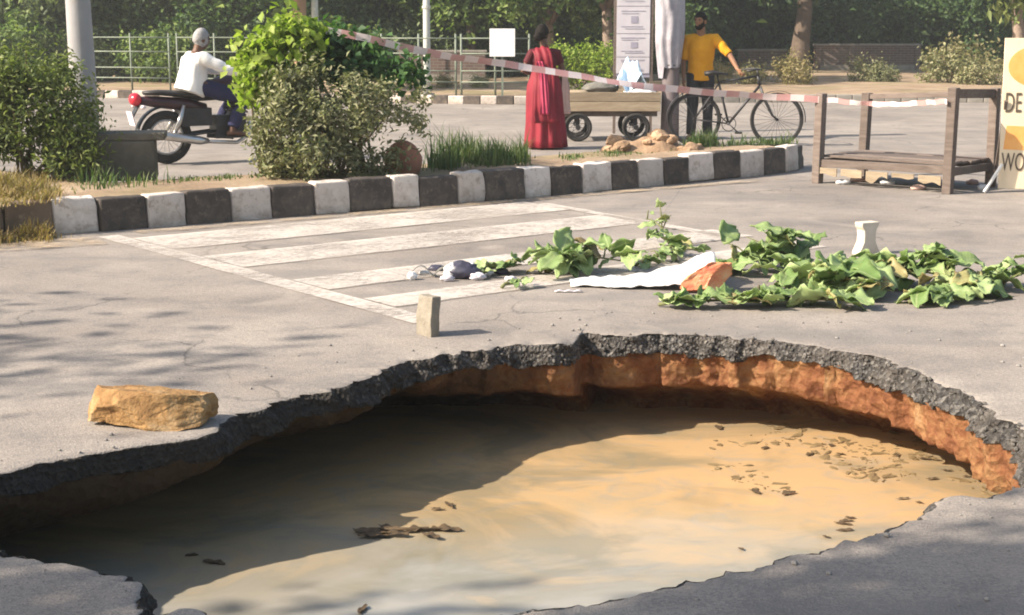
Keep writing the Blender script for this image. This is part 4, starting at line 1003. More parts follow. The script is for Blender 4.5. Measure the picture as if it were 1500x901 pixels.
def drape(name, mat, line, w0, w1, n=26, m=10, fold=0.012, th=0.010, seed=1):
    # a cloth strip of real thickness along a line; width direction given per point
    L, _ = spline([a for a, _ in line], n); W, _ = spline([b for _, b in line], n)
    vs = []
    for side in (0, 1):
        for i in range(n):
            t = i / (n - 1); wd = W[i].normalized(); tan = (L[min(i + 1, n - 1)] - L[max(i - 1, 0)]).normalized(); nr = wd.cross(tan).normalized()
            for j in range(m + 1):
                u = j / m - 0.5; q = L[i] + wd * u * (w0 + (w1 - w0) * t)
                q = q + nr * (fold * math.sin(u * 16 + 2.0 * math.sin(t * 3)) + fold * nz(q, 7, seed) + (th if side else 0)); vs.append(q)
    k = m + 1; S = n * k
    fs = [(i * k + j, i * k + j + 1, (i + 1) * k + j + 1, (i + 1) * k + j) for i in range(n - 1) for j in range(m)]
    fs += [(S + i * k + j, S + (i + 1) * k + j, S + (i + 1) * k + j + 1, S + i * k + j + 1) for i in range(n - 1) for j in range(m)]
    for i in range(n - 1):
        for j in (0, m):
            a, b_ = i * k + j, (i + 1) * k + j; fs.append((a, b_, S + b_, S + a) if j == 0 else (b_, a, S + a, S + b_))
    for j in range(m):
        for i in (0, n - 1):
            a, b_ = i * k + j, i * k + j + 1; fs.append((b_, a, S + a, S + b_) if i == 0 else (a, b_, S + b_, S + a))
    return MB().add(vs, fs).build(name, mat, wom, True)
drape('sari_end', 'sari', [(V3(0.02, 0.17, 1.00), V3(1, 0.1, 0.3)), (V3(-0.06, 0.13, 1.17), V3(1, 0, 0.3)), (V3(-0.07, 0.0, 1.275), V3(1, 0, 0.15)), (V3(-0.02, -0.125, 1.17), V3(1, 0, 0.05)), (V3(0.00, -0.155, 0.95), V3(1, 0, 0)), (V3(0.0, -0.235, 0.62), V3(1, 0, 0)), (V3(0.02, -0.265, 0.34), V3(1, 0, 0))], 0.16, 0.30)
drape('sari_border', 'sari_pink', [(V3(-0.06, -0.160, 1.10), V3(1, 0, 0)), (V3(-0.02, -0.185, 0.92), V3(1, 0, 0)), (V3(0.0, -0.262, 0.62), V3(1, 0, 0)), (V3(0.0, -0.29, 0.45), V3(1, 0, 0))], 0.09, 0.12, fold=0.008, th=0.004, seed=4)
# the pale cloth she carries over her arm
drape('carried_cloth', 'pale_pink', [(V3(0.23, 0.0, 0.99), V3(0.6, 0.6, 0)), (V3(0.262, -0.03, 0.90), V3(0.7, 0.6, 0)), (V3(0.272, -0.03, 0.66), V3(0.8, 0.5, 0)), (V3(0.285, -0.02, 0.44), V3(0.8, 0.5, 0))], 0.10, 0.13, fold=0.012)

# --- motorcycle and rider
mp = P(243, 240); YAW = math.radians(31)
mp = mp + Vector((math.cos(YAW), math.sin(YAW), 0)) * 0.20
moto = empty('motorcycle', (mp.x, mp.y, 0), YAW); tag(moto, 'black and maroon motorcycle with red tail light ridden along the far lane', 'motorcycle')
def wheel(name, x, y, rad, parent, tw=0.05, spokes=18, rimm='chrome'):
    w = empty(name, (x, y, rad)); w.parent = parent
    MB().torus((0, 0, 0), rad - tw * 0.5, tw * 0.5, 'y', 36, 10).build('tyre', 'tyre', w, True)
    mb = MB(); mb.torus((0, 0, 0), rad - tw * 1.15, 0.014, 'y', 36, 6); mb.build('rim', rimm, w, True)
    mb = MB(); mb.tube([(0, -0.045, 0), (0, 0.045, 0)], [0.035 if tw > 0.04 else 0.02] * 2, 12)
    for k in range(spokes):
        a = 2 * math.pi * k / spokes; sgn = 1 if k % 2 else -1
        mb.tube([(0, sgn * 0.03, 0), (math.cos(a) * (rad - tw * 1.1), 0, math.sin(a) * (rad - tw * 1.1))], 0.003 if tw > 0.04 else 0.002, 5)
    mb.build('spokes', rimm, w)
    return w
wheel('wheel', -0.18, 0, 0.30, moto, 0.095); wheel('wheel', 1.24, 0, 0.30, moto, 0.08)
mb = MB(); mb.ball((0.60, 0, 0.86), (0.27, 0.13, 0.13), 18, 12, fn=lambda v: 1 + 0.15 * max(0, v.x) * v.z); mb.build('fuel_tank', 'bike_paint', moto, True)
mb = MB(); mb.tube([(-0.42, 0, 0.80), (-0.25, 0, 0.80), (0.05, 0, 0.775), (0.22, 0, 0.76), (0.42, 0, 0.80)], [0.06, 0.09, 0.11, 0.115, 0.09], 14, flat=((0, 0, 1), 0.36)); mb.build('seat', 'leather', moto, True)
mb = MB(); mb.tube([(-0.50, 0, 0.72), (-0.30, 0, 0.70), (0.05, 0, 0.66), (0.28, 0, 0.60)], [0.05, 0.075, 0.09, 0.08], 12, flat=((0, 0, 1), 0.85)); mb.build('side_panel', 'bike_paint', moto, True)
mb = MB(); mb.ball((-0.52, 0, 0.73), (0.07, 0.10, 0.075), 12, 8); mb.build('tail_light', 'red_lens', moto, True)
me = bevel(MB().box((-0.575, 0, 0.52), (0.012, 0.20, 0.16), Euler((0, math.radians(-14), 0)).to_matrix()), 0.003); link('number_plate', me, 'plate', moto)
mb = MB()
for k in range(13):
    a = math.radians(60 + k * 10.5); 
    for y in (-0.06, 0.06): mb.v.append((-0.18 + math.cos(a) * 0.35, y, 0.30 + math.sin(a) * 0.35))
mb.f = [(2 * i, 2 * i + 1, 2 * i + 3, 2 * i + 2) for i in range(12)]; mb.mi = [0] * len(mb.f); me = apply_mods(mb.mesh(), [('SOLIDIFY', dict(thickness=0.012))]); link('rear_mudguard', me, 'black_plastic', moto, True)
mb = MB()
for k in range(12):
    a = math.radians(20 + k * 11)
    for y in (-0.05, 0.05): mb.v.append((1.24 + math.cos(a) * 0.345, y, 0.30 + math.sin(a) * 0.345))
mb.f = [(2 * i, 2 * i + 1, 2 * i + 3, 2 * i + 2) for i in range(11)]; mb.mi = [0] * len(mb.f); me = apply_mods(mb.mesh(), [('SOLIDIFY', dict(thickness=0.01))]); link('front_mudguard', me, 'bike_paint', moto, True)
for y in (-0.16, 0.16):
    mb = MB(); mb.tube([(-0.48, y * 0.5, 0.66), (-0.48, y, 0.65)], 0.008, 6); mb.ball((-0.485, y * 1.1, 0.65), (0.03, 0.03, 0.024), 10, 6); mb.build('indicator', 'plate', moto, True)
mb = MB(); mb.box((0.55, 0, 0.40), (0.36, 0.24, 0.26)); mb.box((0.16, 0, 0.52), (0.34, 0.20, 0.20)); mb.tube([(0.62, 0, 0.48), (0.72, 0, 0.70)], [0.10, 0.09], 12)
for k in range(5): mb.tube([(0.64 + k * 0.02, 0, 0.53 + k * 0.035), (0.645 + k * 0.02, 0, 0.54 + k * 0.035)], 0.125, 14)
mb.build('engine', 'steel', moto)
mb = MB(); mb.tube([(0.76, -0.08, 0.50), (0.80, -0.11, 0.32), (0.6, -0.15, 0.22), (0.2, -0.17, 0.25)], 0.022, 8); mb.tube([(0.25, -0.17, 0.25), (0.15, -0.175, 0.26), (-0.45, -0.19, 0.36), (-0.48, -0.19, 0.365)], [0.03, 0.048, 0.052, 0.03], 12); mb.build('exhaust', 'chrome', moto, True)
mb = MB(); mb.tube([(0.95, 0, 0.92), (0.70, 0, 0.55), (0.60, 0, 0.27), (0.30, 0, 0.30)], 0.025, 8); mb.tube([(0.95, 0, 0.92), (0.4, 0, 0.72), (-0.35, 0, 0.70)], 0.022, 8)
for y in (-0.1, 0.1): mb.tube([(0.42, y, 0.36), (-0.18, y, 0.30)], 0.018, 8)
mb.build('frame', 'steel', moto, True)
for y in (-0.12, 0.12):
    mb = MB(); mb.tube([(-0.16, y, 0.30), (-0.06, y, 0.48), (0.0, y, 0.66)], [0.03, 0.032, 0.02], 10); mb.build('shock_absorber', 'chrome', moto, True)
    mb = MB(); mb.tube([(1.24, y * 0.75, 0.30), (1.02, y * 0.75, 0.86)], [0.026, 0.022], 8); mb.build('fork_leg', 'chrome', moto, True)
mb = MB(); mb.tube([(0.86, -0.36, 1.0), (0.92, -0.26, 1.02), (0.99, -0.10, 0.98), (0.99, 0.10, 0.98), (0.92, 0.26, 1.02), (0.86, 0.36, 1.0)], 0.013, 8); mb.build('handlebar', 'steel', moto, True)
mb = MB(); mb.ball((1.10, 0, 0.88), (0.09, 0.095, 0.10), 14, 10); mb.build('headlamp', 'black_plastic', moto, True)
for y in (-1, 1):
    mb = MB(); mb.tube([(0.92, y * 0.26, 1.02), (0.96, y * 0.34, 1.18)], 0.006, 6); mb.ball((0.96, y * 0.36, 1.21), (0.018, 0.06, 0.04), 10, 8); mb.build('mirror', 'black_plastic', moto, True)
    mb = MB(); mb.tube([(0.50, y * 0.10, 0.29), (0.50, y * 0.27, 0.28)], 0.014, 8); mb.build('footpeg', 'tyre', moto, True)
mb = MB(); mb.bar((-0.47, 0, 0.70), (-0.565, 0, 0.54), 0.12, 0.012); mb.build('plate_bracket', 'black_plastic', moto)
# rider
rid = empty('person', (mp.x, mp.y, 0), YAW); tag(rid, 'rider in a white shirt and navy trousers on the motorcycle', 'person')
RH = V3(0.27, 0, 1.39); rrot = Euler((0, math.radians(8), math.radians(6))).to_matrix()
mb = MB(); add_head(mb, RH, rrot, 0.98)
hipc, chest = V3(0.14, 0, 0.90), V3(0.19, 0, 1.17)
mb.tube([chest + V3(0.02, 0, 0.04), V3(0.225, 0, 1.27), V3(0.25, 0, 1.35)], [0.07, 0.052, 0.05], 10)
mb.tube([hipc, hipc.lerp(chest, 0.4), chest, V3(0.205, 0, 1.235)], [0.155, 0.145, 0.165, 0.09], 16, flat=((1, 0, 0), 0.7))
for s in (-1, 1):
    sh, el, wr = V3(0.20, s * 0.19, 1.185), V3(0.46, s * 0.29, 1.05), V3(0.83, s * 0.33, 1.02)
    mb.tube([V3(0.195, s * 0.08, 1.185), sh, sh.lerp(el, .5), el, el.lerp(wr, .5), wr], [0.055, 0.058, 0.047, 0.04, 0.035, 0.027], 10)
    add_hand(mb, wr, (0.5, 0.0, -0.25), (0, -s, 0.2), 1.0)
    hp, kn, an = V3(0.20, s * 0.10, 0.87), V3(0.68, s * 0.20, 0.72), V3(0.52, s * 0.22, 0.37)
    mb.tube([hp, hp.lerp(kn, .5), kn, kn.lerp(an, .4), an], [0.09, 0.082, 0.06, 0.054, 0.036], 10); add_foot(mb, an, (1, s * 0.1), 0.293)
link('body', body_mesh(mb), 'skin_dark', rid, True)
hair_cap(RH, rrot, 'hair_grey', rid, 1.02, low=-0.45, thick=1.06, seed=5); eyes(RH, rrot, rid, 0.98)
mb = MB(); mb.tube([hipc - V3(0.04, 0, 0.11), hipc, hipc.lerp(chest, .5), chest, V3(0.20, 0, 1.222)], [0.215, 0.205, 0.188, 0.19, 0.10], 18, flat=((1, 0, 0), 0.80))
for s in (-1, 1):
    sh, el, wr = V3(0.20, s * 0.19, 1.185), V3(0.46, s * 0.29, 1.05), V3(0.83, s * 0.33, 1.02)
    mb.tube([V3(0.195, s * 0.08, 1.185), sh, sh.lerp(el, .5), el, el.lerp(wr, .5), el.lerp(wr, .85)], [0.06, 0.078, 0.07, 0.066, 0.054, 0.046], 12)
me = remesh(mb, 0.012, 3); displace(me, lambda v: 0.011 * nz((v.x, v.y, v.z * 0.8), 9, 2)); link('shirt', me, 'white_cloth', rid, True)
mb = MB(); mb.tube([hipc - V3(0.02, 0, 0.06), hipc + V3(0, 0, 0.06)], [0.150, 0.140], 14, flat=((1, 0, 0), 0.75))
for s in (-1, 1):
    hp, kn, an = V3(0.18, s * 0.10, 0.87), V3(0.68, s * 0.20, 0.72), V3(0.53, s * 0.22, 0.40)
    mb.tube([hp, hp.lerp(kn, .5), kn, kn.lerp(an, .5), an], [0.088, 0.100, 0.082, 0.078, 0.07], 12)
me = remesh(mb, 0.012, 2); displace(me, lambda v: 0.009 * nz(v, 10, 6)); link('trousers', me, 'navy', rid, True)
for s in (-1, 1):
    mb = MB(); a = V3(0.52, s * 0.22, 0.293); d = V3(1, s * 0.1, 0).normalized(); mb.tube([a - d * 0.07, a, a + d * 0.12, a + d * 0.19], [0.034, 0.042, 0.046, 0.028], 12, flat=((0, 0, 1), 0.3)); mb.build('sandal', 'leather', rid, True)

# ------------------------------------------------------------------ bicycle
bp = P(1137, 214); fw_x = xat(1137, bp.y, 0.3)
bic = empty('bicycle', (fw_x - 1.06, bp.y, 0), math.radians(-2)); tag(bic, 'old black bicycle held by the man, front wheel towards the wooden stand', 'bicycle')
wheel('wheel', 0, 0, 0.345, bic, 0.034, 24, 'steel'); wheel('wheel', 1.06, 0, 0.345, bic, 0.034, 24, 'steel')
mb = MB(); bb = (0.44, 0, 0.29); hd0, hd1 = (0.83, 0, 0.78), (0.80, 0, 0.90); st = (0.30, 0, 0.82)
mb.tube([bb, st], 0.015, 8); mb.tube([st, hd1], 0.015, 8); mb.tube([bb, hd0], 0.017, 8); mb.tube([hd0, hd1], 0.019, 8)
for y in (-0.05, 0.05): mb.tube([(0, y, 0.345), bb], 0.010, 6); mb.tube([(0, y, 0.345), (0.30, y * 0.4, 0.80)], 0.009, 6)
mb.build('frame', 'steel', bic, True)
mb = MB()
for y in (-0.05, 0.05): mb.tube([(0.835, y, 0.76), (0.92, y, 0.55), (1.0, y, 0.40), (1.06, y, 0.345)], [0.014, 0.014, 0.012, 0.010], 7)
mb.tube([(0.835, -0.05, 0.76), (0.835, 0.05, 0.76)], 0.014, 6); mb.build('fork', 'steel', bic, True)
mb = MB(); mb.tube([(0.80, 0, 0.90), (0.79, 0, 0.98)], 0.012, 7); mb.tube([(0.62, -0.27, 0.97), (0.76, -0.25, 0.99), (0.82, -0.10, 0.985), (0.82, 0.10, 0.985), (0.76, 0.25, 0.99), (0.62, 0.27, 0.97)], 0.011, 7); mb.build('handlebar', 'steel', bic, True)
mb = MB(); mb.tube([(0.12, 0, 0.93), (0.22, 0, 0.94), (0.34, 0, 0.93), (0.42, 0, 0.92)], [0.09, 0.095, 0.05, 0.022], 12, flat=((0, 0, 1), 0.35)); mb.tube([(0.30, 0, 0.82), (0.28, 0, 0.92)], 0.012, 7); mb.build('saddle', 'leather', bic, True)
mb = MB(); mb.tube([(0.44, -0.05, 0.29), (0.44, 0.05, 0.29)], 0.02, 8); mb.torus((0.44, -0.045, 0.29), 0.09, 0.006, 'y', 24, 5); mb.tube([(0.44, -0.06, 0.29), (0.56, -0.06, 0.18)], 0.009, 6); mb.tube([(0.44, 0.06, 0.29), (0.32, 0.06, 0.40)], 0.009, 6); mb.build('crank', 'steel', bic, True)
for x, y, z in ((0.56, -0.11, 0.18), (0.32, 0.11, 0.40)): MB().box((x, y, z), (0.09, 0.08, 0.022)).build('pedal', 'tyre', bic)
for x0, a0, a1 in ((0, 55, 190), (1.06, -5, 125)):
    mb = MB(); k = 14
    for i in range(k):
        a = math.radians(a0 + (a1 - a0) * i / (k - 1))
        for y in (-0.028, 0.028): mb.v.append((x0 + math.cos(a) * 0.37, y, 0.345 + math.sin(a) * 0.37))
    mb.f = [(2 * i, 2 * i + 1, 2 * i + 3, 2 * i + 2) for i in range(k - 1)]; mb.mi = [0] * len(mb.f); link('mudguard', apply_mods(mb.mesh(), [('SOLIDIFY', dict(thickness=0.006))]), 'steel', bic, True)
mb = MB()
for y in (-0.06, 0.06): mb.bar((-0.28, y, 0.745), (0.22, y, 0.745), 0.012); mb.tube([(-0.2, y, 0.745), (0, y, 0.345)], 0.006, 6)
for x in (-0.27, -0.12, 0.03, 0.18): mb.bar((x, -0.06, 0.745), (x, 0.06, 0.745), 0.010)
mb.build('carrier', 'steel', bic)

# ------------------------------------------------------------------ pushcart and what lies on it
cp = P(890, 207); CY = cp.y + 0.35
cx0, cx1 = xat(818, CY - 0.35, 0.5), xat(967, CY - 0.35, 0.5); CW = cx1 - cx0
cart = empty('pushcart', ((cx0 + cx1) / 2, CY, 0)); tag(cart, 'low wooden pushcart with tan plank sides and small wheels', 'cart')
ZT, ZB, DP = 0.66, 0.40, 0.74
for k in range(5):
    y = -DP / 2 + DP * (k + 0.5) / 5; o = link('deck_plank', bevel(MB().box((0, 0, 0), (CW - 0.02, DP / 5 - 0.008, 0.025)), 0.004), 'wood_tan', cart); o.location = (0, y, ZT - 0.045 + R.uniform(-.002, .002))
for y in (-DP / 2, DP / 2):
    for k in range(2):
        o = link('side_plank', bevel(MB().box((0, 0, 0), (CW, 0.025, (ZT - ZB) / 2 - 0.006)), 0.004), 'wood_tan', cart); o.location = (R.uniform(-.006, .006), y, ZB + (ZT - ZB) * (k + 0.5) / 2)
for x in (-CW / 2 + 0.015, CW / 2 - 0.015):
    o = link('end_plank', bevel(MB().box((0, 0, 0), (0.025, DP - 0.03, ZT - ZB - 0.01)), 0.004), 'wood_tan', cart); o.location = (x, 0, (ZT + ZB) / 2)
mb = MB(); 
for y in (-0.26, 0.26): mb.bar((-CW / 2 + .03, y, ZB - 0.035), (CW / 2 - .03, y, ZB - 0.035), 0.06, 0.07)
mb.build('chassis', 'wood_old', cart)
for x in (-0.42, 0.36):
    mb = MB(); mb.tube([(x, -0.40, 0.19), (x, 0.40, 0.19)], 0.018, 8)
    for y in (-0.28, 0.28): mb.bar((x, y, 0.19), (x, y, ZB - 0.03), 0.05)
    mb.build('axle', 'steel', cart)
    for y in (-0.40, 0.40):
        w = wheel('wheel', x, y, 0.19, cart, 0.045, 10, 'steel')
mb = MB(); mb.tube([(-CW / 2 - 0.0, -0.28, 0.60), (-CW / 2 - 0.09, -0.28, 0.64), (-CW / 2 - 0.09, 0.28, 0.64), (-CW / 2, 0.28, 0.60)], 0.016, 8); mb.build('push_handle', 'steel', cart, True)
cartz = ZT - 0.03
def crumple(name, mat, loc, fn, nx=34, ny=26, label='', cat='', th=0.006, seed=0, group=None):
    vs = []
    for j in range(ny + 1):
        for i in range(nx + 1): vs.append(fn(i / nx, j / ny))
    me = MB().add(vs, [(j * (nx + 1) + i, j * (nx + 1) + i + 1, (j + 1) * (nx + 1) + i + 1, (j + 1) * (nx + 1) + i) for j in range(ny) for i in range(nx)]).mesh()
    me = apply_mods(me, [('SOLIDIFY', dict(thickness=th))]); o = link(name, me, mat, None, True); o.location = loc; tag(o, label, cat, group); return o
# grey sack
mb = MB(); mb.ball((0, 0, 0.075), (0.25, 0.20, 0.085), 26, 14, fn=lambda v: 1 + 0.22 * nz(v, 2.5, 7) + 0.10 * nz(v, 6, 8))
o = mb.build('sack', 'grey_sack', None, True); o.location = (xat(880, CY, 0.7), CY - 0.08, cartz); tag(o, 'slumped dark grey sack lying on the pushcart', 'sack')
me = MB(); me.ball((0, 0, 0.02), (0.17, 0.12, 0.03), 18, 8, fn=lambda v: 1 + 0.25 * nz(v, 3, 2)); o = me.build('cloth_bundle', 'wood_tan', None, True); o.location = (xat(845, CY, 0.7), CY - 0.16, cartz); tag(o, 'flat tan cloth bundle on the pushcart beside the grey sack', 'cloth')
# pale blue plastic sheet pulled up into peaks
def bl(u, v):
    x = (u - 0.5) * 0.46; y = (v - 0.5) * 0.36
    h = 0.30 * math.exp(-((x + 0.14 - y * 0.3) / 0.075) ** 2 - (y / 0.20) ** 2) + 0.40 * math.exp(-((x - 0.01 + y * 0.4) / 0.085) ** 2 - (y / 0.22) ** 2) + 0.09 * math.exp(-((x - 0.15) / 0.10) ** 2 - (y / 0.25) ** 2)
    q = Vector((x, y, 0)); return (x + 0.03 * nz(q, 9, 1), y + 0.03 * nz(q, 9, 2), max(0.006, h * (1 + 0.25 * nz(q, 12, 3)) + 0.03 * abs(nz(q, 16, 4))))
crumple('plastic_sheet', 'blue_plastic', (xat(925, CY, 0.8), CY - 0.12, cartz), bl, 46, 36, 'crumpled pale blue plastic sheet heaped on the pushcart', 'sheet')
def bl2(u, v):
    x = (u - 0.5) * 0.42; y = (v - 0.5) * 0.22; q = Vector((x, y, 0))
    return (x + 0.02 * nz(q, 9, 5), y, 0.02 + 0.05 * max(0, 1 - (x / 0.2) ** 2 - (y / 0.11) ** 2) + 0.03 * abs(nz(q, 14, 6)))
crumple('white_sheet', 'white_plastic', (xat(935, CY, 0.7), CY - 0.34 + 0.10, cartz), bl2, 34, 20, 'flat crumpled white sheet at the front edge of the pushcart', 'sheet')

# ------------------------------------------------------------------ tall paper-covered notice board behind the cart
Y = CY + 1.1; 
nbx = (xat(903, Y, 1.4) + xat(953, Y, 1.4)) / 2; nbw = xat(953, Y, 1.4) - xat(903, Y, 1.4)
nb = empty('notice_board', (nbx, Y, 0)); tag(nb, 'tall narrow board pasted with pale printed papers behind the cart', 'board')
link('board', bevel(MB().box((0, 0.02, 1.50), (nbw, 0.03, 1.40)), 0.004), 'paper_mark', nb)
zs = [(0.86, 1.085), (1.095, 1.415), (1.425, 1.80), (1.81, 2.17)]
for a, b in zs:
    link('paper_sheet', bevel(MB().box((-0.004, -0.002, (a + b) / 2), (nbw - 0.012, 0.006, b - a)), 0.001, 1), 'paper', nb)
    mb = MB(); h = b - a
    if h > 0.2:
        for cx, cz, w_, h_ in ((nbw * 0.02, a + h * 0.52, nbw * 0.20, h * 0.26), (-nbw * 0.05, a + h * 0.26, nbw * 0.62, 0.008), (nbw * 0.03, a + h * 0.18, nbw * 0.56, 0.008), (-nbw * 0.02, a + h * 0.84, nbw * 0.70, 0.010), (-nbw * 0.10, a + h * 0.75, nbw * 0.5, 0.007)):
            MB().box((cx, -0.0075, cz), (w_, 0.003, h_)).build('print_mark', 'paper_mark', nb)
for x in (-nbw / 2 - 0.018, nbw / 2 + 0.02):
    mb = MB(); mb.bar((x, 0.02, 0), (x, 0.02, 2.24), 0.035, 0.04); mb.build('leg', 'wood_old', nb)
# grey post with a plastic sheet tied round its upper part
Y = cp.y + 0.25
gp = empty('grey_post', (xat(982, Y, 0.6), Y, 0)); tag(gp, 'thick grey post between the cart and the man, upper part wrapped in pale sheet', 'post')
mb = MB(); mb.tube([(0, 0, -0.02), (0, 0, 0.5), (0, 0, 1.2), (0.0, 0, 2.6)], [0.128, 0.120, 0.115, 0.105], 18); mb.build('shaft', 'mauve_post', gp, True)
rings = []
for i in range(26):
    t = i / 25; z = 0.98 + 1.25 * t; row = []
    for j in range(44):
        a = 2 * math.pi * j / 44
        r = 0.135 + 0.045 * min(1, t * 3.2) + 0.028 * nz((math.cos(a), math.sin(a), z), 2.2, 3) + 0.016 * math.sin(a * 9 + z * 2 + 2 * nz((a, z, 0), 2, 4))
        if t > 0.9: r *= 1 - (t - 0.9) * 4
        row.append(V3(math.cos(a) * r - 0.02 - 0.02 * t, math.sin(a) * r, z - 0.14 * (math.cos(a + 0.4) < -0.2) * (1 - t) + 0.03 * nz((a, 0, 0), 2, 9) * (1 - t)))
    rings.append(row)
MB().loft(rings, cap=False).build('plastic_wrap', 'lavender_plastic', gp, True)
mb = MB(); mb.torus((0, 0, 1.01), 0.125, 0.012, 'z', 24, 6); mb.build('rope', 'grey_sack', gp, True)

# ------------------------------------------------------------------ wooden stand at the right
FL, FR = P(1197, 268), P(1388, 284)
ex = (FR - FL); SW = ex.length; ex.normalize(); ey = Vector((-ex.y, ex.x, 0))
stand = empty('wooden_stand', FL, math.atan2(ex.y, ex.x)); tag(stand, 'old wooden stall frame with four posts and a low plank shelf', 'stand')
SD, LEG = 0.86, 0.085
for x, y, h in ((0, 0, 0.885), (SW, 0, 0.98), (SW, SD, 0.95), (0, SD, 0.86)):
    me = bevel(MB().box((0, 0, h / 2), (LEG, LEG, h)), 0.006); displace(me, lambda v: 0.003 * nz(v, 14, x + y)); o = link('leg', me, 'wood_old', stand); o.location = (x, y, 0); o.rotation_euler = (R.uniform(-.02, .02), R.uniform(-.02, .02), R.uniform(-.05, .05))
def rail(a, b, w, h): 
    a, b = Vector(a), Vector(b); mb = MB(); mb.bar(a, b, w, h); return link('rail', bevel(mb, 0.004), 'wood_old', stand)
rail((SW, LEG / 2 - 0.01, 0.925), (SW, SD - LEG / 2 + 0.01, 0.90), 0.05, 0.085)
rail((LEG / 2 - .01, SD, 0.825), (SW - LEG / 2 + .01, SD, 0.90), 0.04, 0.05)
for y in (0.0, SD): rail((LEG / 2 - .01, y, 0.20), (SW - LEG / 2 + .01, y, 0.22), 0.045, 0.075)
for x in (0.0, SW): rail((x, LEG / 2 - .01, 0.20), (x, SD - LEG / 2 + .01, 0.20), 0.045, 0.075)
for k in range(6):
    y = 0.055 + (SD - 0.11) * (k + 0.5) / 6; w = SD / 6 - 0.022
    o = link('shelf_plank', bevel(MB().box((0, 0, 0), (SW - 0.03 + R.uniform(-.04, .03), w, 0.024)), 0.004), 'wood_old', stand); o.location = (SW / 2 + R.uniform(-.02, .02), y, 0.268 + R.uniform(-.003, .006)); o.rotation_euler = (R.uniform(-.02, .02), R.uniform(-.008, .008), R.uniform(-.012, .012))
# ragged boards nailed under the front edge
for k in range(5):
    x = 0.12 + k * (SW - 0.24) / 4.2; w = (SW - 0.2) / 5.2; hgt = R.uniform(0.06, 0.12)
    mb = MB(); n = 8; top = [(x - w / 2 + w * i / n, 0.16) for i in range(n + 1)]; bot = [(xx, 0.16 - hgt * (0.7 + 0.5 * nz((xx, 0, 0), 9, 5))) for xx, _ in top]
    vs = [(a, -0.034, b) for a, b in top] + [(a, -0.034, b) for a, b in bot] + [(a, -0.024, b) for a, b in top] + [(a, -0.024, b) for a, b in bot]; N = n + 1
    fs = [(i, N + i, N + i + 1, i + 1) for i in range(n)] + [(2 * N + i, 2 * N + i + 1, 3 * N + i + 1, 3 * N + i) for i in range(n)] + [(i, i + 1, 2 * N + i + 1, 2 * N + i) for i in range(n)] + [(N + i, 3 * N + i, 3 * N + i + 1, N + i + 1) for i in range(n)] + [(0, 2 * N, 3 * N, N), (n, N + n, 3 * N + n, 2 * N + n)]
    mb.add(vs, fs); mb.build('ragged_board', 'wood_tan', stand)
# litter under the stand
for k, (px, py) in enumerate(((1235, 262), (1260, 258), (1300, 262), (1425, 262), (1440, 270), (1345, 270))):
    p = P(px, py + 8); sd = k * 3.1
    mb = MB(); mb.ball((0, 0, 0.02), (R.uniform(.05, .10), .05, .03), 14, 8, fn=lambda v: 1 + 0.4 * nz(v, 3, sd)); o = mb.build('litter_wad', 'pale_pink' if k % 2 else 'white_plastic', None, True); o.location = p
    tag(o, 'crumpled pink paper litter under the wooden stand' if k % 2 else 'crumpled white plastic litter under the wooden stand', 'litter', 'pink litter under the stand' if k % 2 else 'white litter under the stand')

# ------------------------------------------------------------------ sign board at the right edge
sp = P(1470, 281); SBW, SBH, SZ0 = 0.62, 1.40, 0.03
sb = empty('sign_board', (sp.x - 0.055, sp.y, 0), math.radians(-8)); tag(sb, 'white and orange printed sign board leaning on struts beside the wooden stand', 'sign')
TB = Euler((math.radians(-4), 0, 0)).to_matrix()
def sbp(x, z, y=0.0): return TB @ Vector((x, y, z))
link('panel', bevel(MB().box(sbp(SBW / 2, SZ0 + SBH / 2), (SBW, 0.02, SBH), TB), 0.003), 'sign_white', sb)
def flat(name, mat, pts, y=-0.0135):
    n = len(pts); mb = MB(); mb.add([sbp(x, z, y) for x, z in pts] + [sbp(x, z, y + 0.003) for x, z in pts], [tuple(range(n)), tuple(reversed(range(n, 2 * n)))] + [(i, n + i, n + (i + 1) % n, (i + 1) % n) for i in range(n)]); return mb.build(name, mat, sb)
circ = lambda cx, cz, rx, rz, n=28: [(cx + rx * math.cos(2 * math.pi * i / n), cz + rz * math.sin(2 * math.pi * i / n)) for i in range(n)]
flat('orange_disc', 'sign_orange', circ(0.30, 1.17, 0.26, 0.19))
flat('orange_band', 'sign_orange', [(0.03, 0.40), (0.60, 0.38), (0.60, 0.60), (0.05, 0.62)])
def text_mesh(name, s, x, z, h):
    cu = bpy.data.curves.new('t', 'FONT'); cu.body = s; cu.size = h / 0.70; cu.extrude = 0.0015; cu.resolution_u = 4
    t = bpy.data.objects.new('t', cu); COL.objects.link(t); bpy.context.view_layer.update(); dg = bpy.context.evaluated_depsgraph_get()
    me = bpy.data.meshes.new_from_object(t.evaluated_get(dg)); bpy.data.objects.remove(t)
    for v in me.vertices: v.co = sbp(x + v.co.x * 0.47, z + v.co.y, -0.0145 - v.co.z)
    me.materials.clear(); return link(name, me, 'sign_text', sb)
text_mesh('lettering', 'DE', 0.022, 0.745, 0.185); text_mesh('lettering', 'WO', 0.018, 0.20, 0.17)
for x in (0.03, SBW - 0.03):
    mb = MB(); mb.bar((x, 0.02, 0.85), (x, 0.42, 0.0), 0.028); mb.build('back_strut', 'wood_old', sb)
mb = MB(); mb.bar((0.02, -0.025, 0.26), (-0.15, -0.16, 0.012), 0.022); mb.build('front_strut', 'white_cloth', sb)

